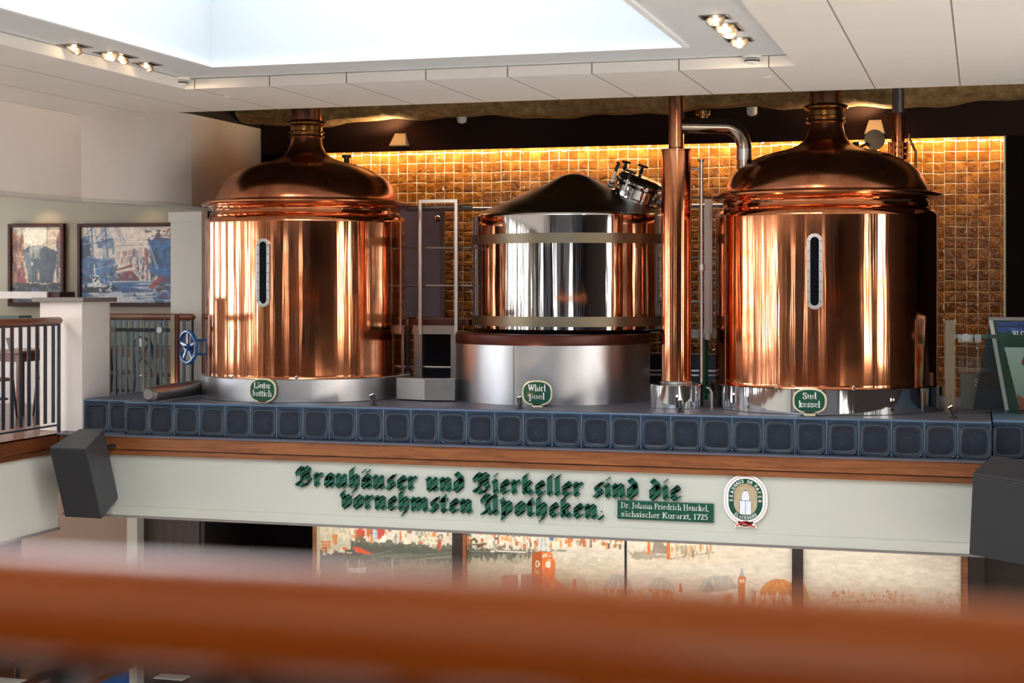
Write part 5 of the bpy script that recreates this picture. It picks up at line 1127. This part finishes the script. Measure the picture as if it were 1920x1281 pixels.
c2.poly([(2, 122), (6, 115), (80, 115), (92, 122), (70, 130), (8, 130)], '1b2230', .95, 1); c2.poly([(16, 112), (60, 110), (62, 118), (16, 118)], 'e8e6e4', .9); c2.poly([(27, 95), (44, 95), (46, 112), (30, 112)], 'f0eeea', .9); c2.strokes(10, 30, 42, 98, 108, 4, 3, ['20242e'], .9); c2.line(33, 74, 34, 96, 3, 'e2dfe0', .9); c2.line(28, 84, 40, 83, 1.5, 'd8d6d8', .9); c2.strokes(24, 6, 74, 112, 126, 4, 3, ['e8e8ea', '2a303c', 'c8c4c4'], .8)
c2.poly([(162, 118), (188, 98), (200, 96), (196, 106), (172, 124)], '9c3a40', .9, 1); c2.strokes(40, 186, 250, 100, 140, 9, 6, ['23304e', '30508a', '6a2c40', '1c2438'], .6)
c2.grain(3, 3, .1)
framed(147, 420, 354, 575, 'large blue framed painting of harbour cranes and a tugboat', c2)
for px, nm in ((68, 'small'), (262, 'wide')):
    q = onY(px, 405, 18.7); spot('picture_beam', (q.x, 18.55, 2.78), (q.x, 18.98, 1.95), 16 if px < 100 else 8, (1, .72, .42), 70, .8, .02)
# cantilevered shelf wall, sideboard, tables and chairs
q = onY(88, 546, 17.9); t = thing('room_divider', 'pale divider beam with dark end panel before the ship bow painting', 'divider', (q.x, 17.9, 0))
z1, z0 = onY(50, 547, 17.9).z, onY(50, 560, 17.9).z
b = MB(); b.box((q.x-2.2, 17.9, z0), (q.x, 18.25, z1)); obj('beam', b, M['wall_warm'], t, bev=.003)
b = MB(); b.box((q.x+.001, 17.94, z0-.01), (onY(112, 0, 17.94).x, 18.3, z1-.004)); obj('end_panel', b, M['redframe'], t)
b = MB(); b.box((q.x-2.2, 17.92, -.02), (q.x-1.2, 18.2, z0)); obj('divider_post', b, M['wall_warm'], t)
q0 = onY(-40, 590, 17.6); q1 = onY(74, 590, 17.6)
t = thing('sideboard', 'pale sideboard behind the near railing, glass edged top', 'sideboard', (q1.x-.5, 17.7, -.02))
b = MB(); b.box((q0.x-.5, 17.6, -.02), (q1.x, 17.88, onY(10, 606, 17.6).z)); obj('carcass', b, M['wall_warm'], t, bev=.004)
b = MB(); b.box((q0.x, 17.58, onY(10, 604, 17.6).z), (onY(36, 0, 17.6).x, 17.88, onY(10, 592, 17.6).z)); obj('glass_top', b, M['glass_edge'], t, bev=.003)
def table(x, y, w_, d_, label, top='oak', h=.75, z=-.02):
    t = thing('dining_table', label, 'table', (x, y, z), 'gallery dining tables')
    b = MB(); b.box((x-w_/2, y-d_/2, z+h-.035), (x+w_/2, y+d_/2, z+h)); obj('tabletop', b, M[top], t, bev=.006)
    b = MB(); b.box((x-w_/2+.06, y-d_/2+.06, z+h-.13), (x+w_/2-.06, y+d_/2-.06, z+h-.036)); obj('apron', b, M['brownwood'], t)
    for sx in (-1, 1):
        for sy in (-1, 1):
            b = MB(); b.box((x+sx*(w_/2-.09)-.035, y+sy*(d_/2-.09)-.035, z), (x+sx*(w_/2-.09)+.035, y+sy*(d_/2-.09)+.035, z+h-.04)); obj('leg', b, M['brownwood'], t, bev=.004)
    return t
def chair(x, y, rot, label, z=-.02):
    t = thing('dining_chair', label, 'chair', (x, y, z), 'bentwood chairs at the gallery tables')
    ca, sa = math.cos(rot), math.sin(rot)
    def T3(u, v, h): return Vector((x+ca*u-sa*v, y+sa*u+ca*v, z+h))
    b = MB(); b.lathe([(.001, .455), (.17, .46), (.20, .452), (.205, .435), (.19, .425), (.001, .425)], T3(0, 0, 0), n=28); obj('seat', b, M['brownwood'], t)
    for u, v, ff in ((-.15, -.15, 0), (.15, -.15, 0)):
        b = MB(); b.cyl(T3(u, v, .43), T3(u*1.2, v*1.25, 0), .018, .012, n=10); obj('leg', b, M['darkwood'], t)
    for s_ in (-1, 1):
        b = MB(); b.tube([T3(s_*.19, .23, 0), T3(s_*.17, .17, .43), T3(s_*.18, .21, .75), T3(s_*.15, .24, .88)], .015, n=10); obj('leg', b, M['darkwood'], t)
    b = MB(); b.tube([T3(.18*math.cos(a), .21+.03*math.sin(a), .70+.20*math.sin(a)) for a in [PI*i/14 for i in range(15)]], .016, n=10)
    b.tube([T3(-.14, .20, .50), T3(0, .22, .68), T3(.14, .24, .84)], .011, n=8); b.tube([T3(.14, .20, .50), T3(0, .215, .68), T3(-.14, .24, .84)], .011, n=8); obj('backrest', b, M['darkwood'], t)
    b = MB(); b.tube([T3(.16*math.cos(a), .16*math.sin(a), .22) for a in [2*PI*i/20 for i in range(20)]], .009, n=8, closed=True); obj('stretcher', b, M['darkwood'], t)
    return t
q = onY(12, 655, 16.1); table(q.x-.25, 16.35, 1.1, .75, 'wooden dining table behind the near railing at the left edge')
q = onY(62, 0, 15.9); chair(q.x+.02, 16.3, -1.3, 'dark bentwood chair beside the table at the left edge')
q = onY(30, 0, 15.3); chair(q.x-.5, 15.6, 2.9, 'dark bentwood chair in front of the table at the left edge')
q = onY(250, 0, 17.3); table(q.x, 17.75, .95, .7, 'wooden dining table behind the glass screen', 'oak')
chair(onY(222, 0, 17.1).x-.1, 17.3, 1.7, 'dark bentwood chair left of the table behind the glass screen')
chair(onY(290, 0, 17.0).x+.05, 16.95, 2.8, 'dark bentwood chair right of the table behind the glass screen')
for px, py, Y, lb in ((10, 640, 16.3, 'white folded napkin on the table at the left edge'), (262, 650, 17.6, 'white folded napkin on the table behind the glass screen')):
    q = onY(px, py, Y); b = MB(); b.prism([(q.x-.05, Y, .731), (q.x+.05, Y, .731), (q.x, Y, .87)], (0, .09, 0)); tag(obj('napkin', b, M['white'], None, loc=(q.x, Y, .731), bev=.004), lb, 'napkin', 'napkins on gallery tables')
q = onY(240, 650, 17.6); t = thing('menu_stand', 'small dark menu stand on the table behind the glass screen', 'menu stand', (q.x, 17.65, .731))
b = MB(); b.prism([(q.x-.06, 17.6, .731), (q.x+.06, 17.6, .731), (q.x+.06, 17.66, .92), (q.x-.06, 17.66, .92)], (0, .012, 0)); obj('menu_card', b, M['green'], t)
b = MB(); b.box((q.x-.07, 17.58, .731), (q.x+.07, 17.70, .742)); obj('foot', b, M['darkwood'], t)

# ================================================================ POSTER A-FRAME AT THE RIGHT
O = atD(1857, 598, 14.75); Wv = camvec(.60, 0, -.22); Dn = camvec(.125, -.86, -.10); Db = camvec(-.135, -.86, .10)
PZf = O.z-.86
t = thing('poster_stand', 'folding poster stand with bottle poster behind the right glass screen', 'poster stand', (O.x, O.y, PT))
sc_ = (O.z-PT-.005)/.86; Dn *= sc_; Db *= sc_
wn, dn = Wv.normalized(), Dn.normalized(); nr = dn.cross(wn).normalized()
if nr.y > 0: nr = -nr
def pb(u, v, off=0): return O+Wv*u+Dn*v+nr*off
def flat(u0, v0, u1, v1, off, th=.002): return [pb(u0, v0, off), pb(u1, v0, off), pb(u1, v1, off), pb(u0, v1, off)], nr*th
def pl_(nm, pts, e, m, par=t):
    b = MB(); b.prism(pts, e); return obj(nm, b, m, par)
pl_('front_board', *flat(0, 0, 1, 1, 0, -.02), M['green'])
pl_('back_board', [O, O+Wv, O+Wv+Db, O+Db], nr*-.015, M['iron'])
b = MB(); b.bar(pb(0, 0, .004), pb(0, 1, .004), .035, .022, up=nr); obj('side_frame', b, M['steel_brushed'], t, bev=.003)
b = MB(); b.bar(pb(-.03, 0, .0), pb(1, 0, .0), .035, .03, up=nr); obj('top_frame', b, M['steel_dull'], t, bev=.003)
po = Canvas(160, 230, '174536', lin(0, 0, 100, 145, 160, 230), 21)
po.poly([(3, 3), (98, 3), (98, 20), (3, 20)], '2c4a86'); po.strokes(60, 3, 98, 6, 20, 8, 4, ['22386a', '4a72b8', '1a2440', '3a5c9c', '15203a'], .6)
po.poly([(8, 44), (98, 44), (98, 142), (14, 142)], 'c9d6d2'); po.poly([(14, 122), (30, 134), (98, 134), (98, 143), (14, 143)], 'c8672a'); po.poly([(62, 118), (98, 128), (98, 143), (14, 143), (14, 118), (34, 134), (50, 134)], 'c8672a', .9)
po.poly([(34, 52), (98, 50), (98, 92), (48, 86), (36, 80), (28, 70), (32, 60), (38, 58)], 'a03c26', 1, 1.5)
po.poly([(42, 82), (54, 82), (55, 100), (60, 112), (60, 138), (38, 138), (38, 112), (42, 100)], '17201c'); po.poly([(38, 114), (60, 114), (60, 132), (38, 132)], 'd08a58'); po.ell(46, 118, 4, 3, 'e8dcc8', .8)
zz = po
org = ORG[t.name]; W__, H__ = po.w, po.h
us, vs_ = np.meshgrid(np.linspace(0.05, 1, W__), np.linspace(.01, 1, H__))
Vv = np.array([[*(pb(u, v, .003)-org)] for u, v in zip(us.ravel(), vs_.ravel())])
idx = np.arange(W__*H__).reshape(H__, W__); Fq = np.stack([idx[1:, :-1], idx[1:, 1:], idx[:-1, 1:], idx[:-1, :-1]], -1).reshape(-1, 4)
me = bpy.data.meshes.new('poster'); me.from_pydata(Vv.tolist(), [], Fq.tolist()); me.update()
c_ = np.clip(po.a, 0, 1); lin_ = np.where(c_ <= .04045, c_/12.92, ((c_+.055)/1.055)**2.4); at = me.color_attributes.new('paint', 'FLOAT_COLOR', 'POINT'); buf = np.ones((H__*W__, 4)); buf[:, :3] = lin_.reshape(-1, 3); at.data.foreach_set('color', buf.ravel())
me.materials.append(M['painted']); o = bpy.data.objects.new('poster', me); o.parent = t; link(o, org)
def antiqua3(mb, text, O_, exv, ezv, nv, xh, depth=.003, nw=.19):
    x = 0
    for ch in text:
        w_, st = G[ch]
        for poly in pen_segments(st, nw, .07, 0): mb.prism([O_+exv*((x+px)*xh)+ezv*(pz*xh) for px, pz in poly], nv*depth)
        x += w_*xh/xh
b = MB(); antiqua3(b, 'BLOCK', pb(.27, .188, .004), wn, -dn, nr, .033, .003, .22); obj('poster_lettering', b, M['signwhite'], t)
# dark board with oval sign low behind the glass
q = onY(1801, 722, 15.5); q2 = onY(1878, 722, 15.5)
t = thing('board_sign', 'low grey board with dark green oval behind the right glass screen', 'sign', (q.x, 15.5, PT))
b = MB(); b.box((q.x, 15.5, PT), (q2.x+.2, 15.52, .47)); b.box((q.x, 15.5, .47), (q2.x+.2, 15.52, .66)); obj('board', b, M['cap'], t)
b = MB(); c_ = onY(1859, 736, 15.49); b.prism([(c_.x+u, 15.495, .575+v) for u, v in oval(.20, .15)], (0, -.004, 0)); obj('oval_face', b, M['green'], t)
b = MB(); antiqua(b, 'Swa', c_.x-.08, .55, .045, 15.49, .003, .2); obj('sign_lettering', b, M['signwhite'], t)

# ================================================================ CEILING FITTINGS
def downlight(px, py, label, n=1, ax_=(0, 1)):
    c_ = onZ(px, py, 3.28); a_ = Vector((ax_[0], ax_[1], 0)); s_ = Vector((-a_.y, a_.x, 0)); h = .085
    t = thing('recessed_downlight', label, 'ceiling light', (c_.x, c_.y, 3.28), 'square recessed halogen lights')
    L_ = h*n
    b = MB()
    for s0, s1, l0, l1 in ((-h-.012, -h, -L_-.012, L_+.012), (h, h+.012, -L_-.012, L_+.012), (-h, h, -L_-.012, -L_), (-h, h, L_, L_+.012)):
        b.add([c_+s_*s0+a_*l0, c_+s_*s1+a_*l0, c_+s_*s1+a_*l1, c_+s_*s0+a_*l1, c_+s_*s0+a_*l0-Vector((0, 0, .006)), c_+s_*s1+a_*l0-Vector((0, 0, .006)), c_+s_*s1+a_*l1-Vector((0, 0, .006)), c_+s_*s0+a_*l1-Vector((0, 0, .006))],
              [(0, 3, 2, 1), (4, 5, 6, 7), (0, 1, 5, 4), (1, 2, 6, 5), (2, 3, 7, 6), (3, 0, 4, 7)])
    obj('frame', b, M['cap'], t)
    b = MB(); p = [c_+s_*x+a_*y for x, y in ((-h, -L_), (h, -L_), (h, L_), (-h, L_))]; b.prism([q-Vector((0, 0, .0005)) for q in p], (0, 0, -.0015)); obj('dark_recess', b, M['shadowgap'], t)
    for i in range(n):
        q = c_+a_*((i-(n-1)/2)*2*h)+Vector((0, 0, -.012)); d_ = Vector((random.uniform(-.35, .35), random.uniform(-.9, -.4), -1)).normalized()
        b = MB(); b.lathe([(.03, -.028), (.058, .0), (.066, .004), (.066, .012), (.056, .012), (.03, -.02)], q, d_, n=28); rg = obj('reflector_ring', b, M['ringglow'], t)
        b = MB(); b.sphere(q+d_*.008, .016, 12, 8); obj('bulb', b, M['bulb'], rg)
    return c_
DL = [(140, 86, 'left single halogen light nearest the edge of the photo', 1), (217, 103, 'left twin halogen light between two singles', 2), (275, 120, 'left single halogen light nearest the smoke detector', 1),
      (1341, 32, 'right single halogen light furthest from the smoke detector', 1), (1363, 52, 'right twin halogen light in the middle of its row', 1.0), (1386, 74, 'right single halogen light beside the smoke detector', 1)]
for px, py, lb, n in DL[:3]+[(1341, 32, DL[3][2], 1), (1363, 51, DL[4][2], 2), (1386, 74, DL[5][2], 1)]:
    c_ = downlight(px, py, 'recessed square '+lb, n, (0, 1) if n > 1 else (0, 1))
    tgt = (-6.3, 14.6, 2.0) if px < 900 else (-1.9, 14.6, 2.0)
    spot('halogen_beam', c_+Vector((0, .03, -.05)), tgt, 60*n, (1, .75, .5), 50, .7, .03)
def detector(px, py, z, label, r=.055):
    c_ = onZ(px, py, z); c_ = Vector((c_.x, c_.y, z))
    t = thing('smoke_detector', label, 'smoke detector', c_, 'white smoke detectors')
    b = MB(); b.lathe([(r, 0), (r, -.012), (r*.9, -.022), (r*.85, -.024)], c_, n=32); obj('base', b, M['white'], t)
    b = MB(); b.lathe([(r*.80, -.024), (r*.78, -.05)], c_, n=32); obj('dark_slots', b, M['black'], t)
    b = MB(); b.lathe([(r*.82, -.030), (r*.85, -.033), (r*.80, -.037)], c_, n=32).lathe([(r*.78, -.044), (r*.76, -.048), (r*.5, -.058), (r*.3, -.066), (.001, -.068)], c_, n=32); obj('cap', b, M['white'], t)
detector(340, 146, 3.28, 'white smoke detector in the left corner of the ceiling recess', .075)
detector(1410, 104, 3.28, 'white smoke detector in the right corner of the ceiling recess', .075)
for px, py, lb in ((866, 226, 'white detector under the rough beam above the steel tank'), (1410, 212, 'white detector under the rough beam between column and right kettle')):
    q = onY(px, py, 16.7); t = thing('smoke_detector', lb, 'smoke detector', q, 'white smoke detectors')
    b = MB(); b.lathe([(.055, .06), (.055, .0), (.045, -.02), (.02, -.032), (.001, -.034)], q, n=24); obj('cap', b, M['white'], t)
for px, py, lb in ((1440, 141, 'small wire hook on the ceiling panels near the right downlights'), (427, 178, 'small wire hook on the ceiling panels near the left recess corner')):
    c_ = onZ(px, py, 3.19); b = MB(); b.cyl(c_, c_-Vector((0, 0, .006)), .014, n=12).tube([c_-Vector((-.03, 0, .012)), c_-Vector((0, 0, .02)), c_-Vector((.03, 0, .012))], .003, n=6); tag(obj('ceiling_hook', b, M['white'], None, loc=c_), lb, 'hook', 'ceiling hooks')
# wall lamps on the valance
for px, py, lb in ((752, 262, 'white wedge-shaped wall lamp above the amber tiles'), (1641, 238, 'white wedge-shaped wall lamp behind the round sight lamp')):
    q = onY(px, py, 17.05); t = thing('wall_lamp', lb, 'wall lamp', (q.x, 17.05, q.z), 'wedge wall lamps on the dark wall')
    w0, w1, h = .062, .10, .07
    b = MB(); b.add([(q.x-w0, 17.05, q.z+h), (q.x+w0, 17.05, q.z+h), (q.x+w0, 17.02, q.z+h), (q.x-w0, 17.02, q.z+h), (q.x-w1, 17.05, q.z-h), (q.x+w1, 17.05, q.z-h), (q.x+w1, 16.93, q.z-h), (q.x-w1, 16.93, q.z-h)],
        [(0, 1, 2, 3), (7, 6, 5, 4), (3, 2, 6, 7), (0, 3, 7, 4), (2, 1, 5, 6), (1, 0, 4, 5)]); obj('housing', b, M['white'], t, bev=.003)
    spot('beam_fill_spot', (q.x, 16.85, q.z+.02), (q.x-.3, 16.6, 4.0), 38, (1, .68, .34), 165, .5, .04)  # added spot that warms the rough beam, no part of the lamp
    b = MB(); b.box((q.x-w1-.004, 16.925, q.z-h-.008), (q.x+w1+.004, 17.05, q.z-h)); obj('lower_lip', b, M['signcream'], t)

# ================================================================ GROUND FLOOR THINGS SEEN BELOW THE HANDRAIL
tz = -2.74
q = onZ(10, 1262, tz); table(q.x-.2, q.y+.15, 1.1, 1.0, 'light wooden table on the ground floor at the lower left', 'oak', .76, -3.5)
q = onZ(31, 1270, tz); t = thing('flower_vase', 'slim dark vase holding an orange-red flower on the ground-floor table', 'vase', (q.x, q.y, tz)); c_ = Vector((q.x, q.y, tz))
b = MB(); b.lathe([(.001, 0), (.026, .0), (.028, .04), (.022, .08), (.013, .11), (.016, .125)], c_, n=20); obj('vase_body', b, M['black'], t)
b = MB(); b.tube([c_+Vector((0, 0, .1)), c_+Vector((-.02, 0, .17)), c_+Vector((-.045, 0, .22))], .003, n=6); obj('stem', b, M['green'], t)
fc = c_+Vector((-.048, -.01, .225)); M['gerbera'] = paint('orange_red_petals', 'd8431f', .5, 0, .1, 20)
b = MB()
for k in range(14):
    a = 2*PI*k/14; r_ = Vector((math.cos(a), -.25, math.sin(a))); s_ = Vector((-math.sin(a), 0, math.cos(a)))
    b.prism([fc+r_*.008-s_*.004, fc+r_*.03-s_*.008, fc+r_*.044, fc+r_*.03+s_*.008, fc+r_*.008+s_*.004], (0, -.002, 0))
fl = obj('petals', b, M['gerbera'], t); b = MB(); b.sphere(fc+Vector((0, -.006, 0)), .011, 12, 8); obj('flower_centre', b, M['redframe'], fl)
b = MB(); q0 = onZ(-10, 1275, tz+.001); q0 = onZ(15, 1281, tz+.001); b.box((q0.x-.35, q0.y-.15, tz), (q0.x+.12, q0.y+.18, tz+.003)); tag(obj('table_mat', b, M['white'], None), 'white place mat under the dark vase', 'place mat')
q0 = onZ(250, 1241, -2.4)
t = thing('counter', 'brown-topped counter with blue front at the lower left', 'counter', (q0.x, 14.0, -3.5))
b = MB(); b.box((q0.x-.35, 11.5, -2.46), (q0.x, q0.y, -2.40)); obj('counter_top', b, M['oak_y'], t, bev=.004)
b = MB(); b.box((q0.x-.33, 11.5, -3.5), (q0.x-.03, q0.y-.03, -2.46)); obj('counter_front', b, M['blue'], t)
q = onZ(315, 1274, -2.5); t = thing('till_screen', 'dark till screen with pale rim near the blue counter', 'screen', (q.x, q.y, -3.5))
b = MB(); b.box((q.x-.15, q.y, -2.62), (q.x+.15, q.y+.16, -2.5)); obj('screen', b, M['black'], t, bev=.004)
b = MB(); b.box((q.x-.16, q.y-.005, -2.503), (q.x+.16, q.y+.17, -2.49)); obj('pale_rim', b, M['white'], t)
b = MB(); b.box((q.x-.12, q.y+.02, -3.5), (q.x+.12, q.y+.3, -2.6)); obj('cabinet', b, M['darkwood'], t)

# ================================================================ HANDRAIL RIGHT BEFORE THE CAMERA
RY, RR = 1.1, .042; rz = 1.289-RR
t = thing('foreground_railing', 'thick varnished orange-brown handrail crossing the foreground', 'railing', (0, RY, -.02))
b = MB(); b.cyl((-6, RY, rz), (4, RY, rz), RR, n=48); obj('handrail', b, M['rail'], t)
b = MB(); b.box((-6, RY-.012, rz-RR-.008), (4, RY+.012, rz-RR+.006)); obj('flat_bar', b, M['black'], t)
b = MB(); b.box((-6, RY-.015, .05), (4, RY+.015, .07)); obj('bottom_bar', b, M['iron'], t)
x = onY(118, 0, RY).x
b = MB(); b.box((x-.014, RY-.006, .07), (x+.014, RY+.006, rz-RR-.01)); pr = obj('baluster', b, M['iron'], t)
for k in range(-20, 24):
    if k: c_ = pr.copy(); COL.objects.link(c_); c_.location = pr.location+Vector((.14*k, 0, 0))
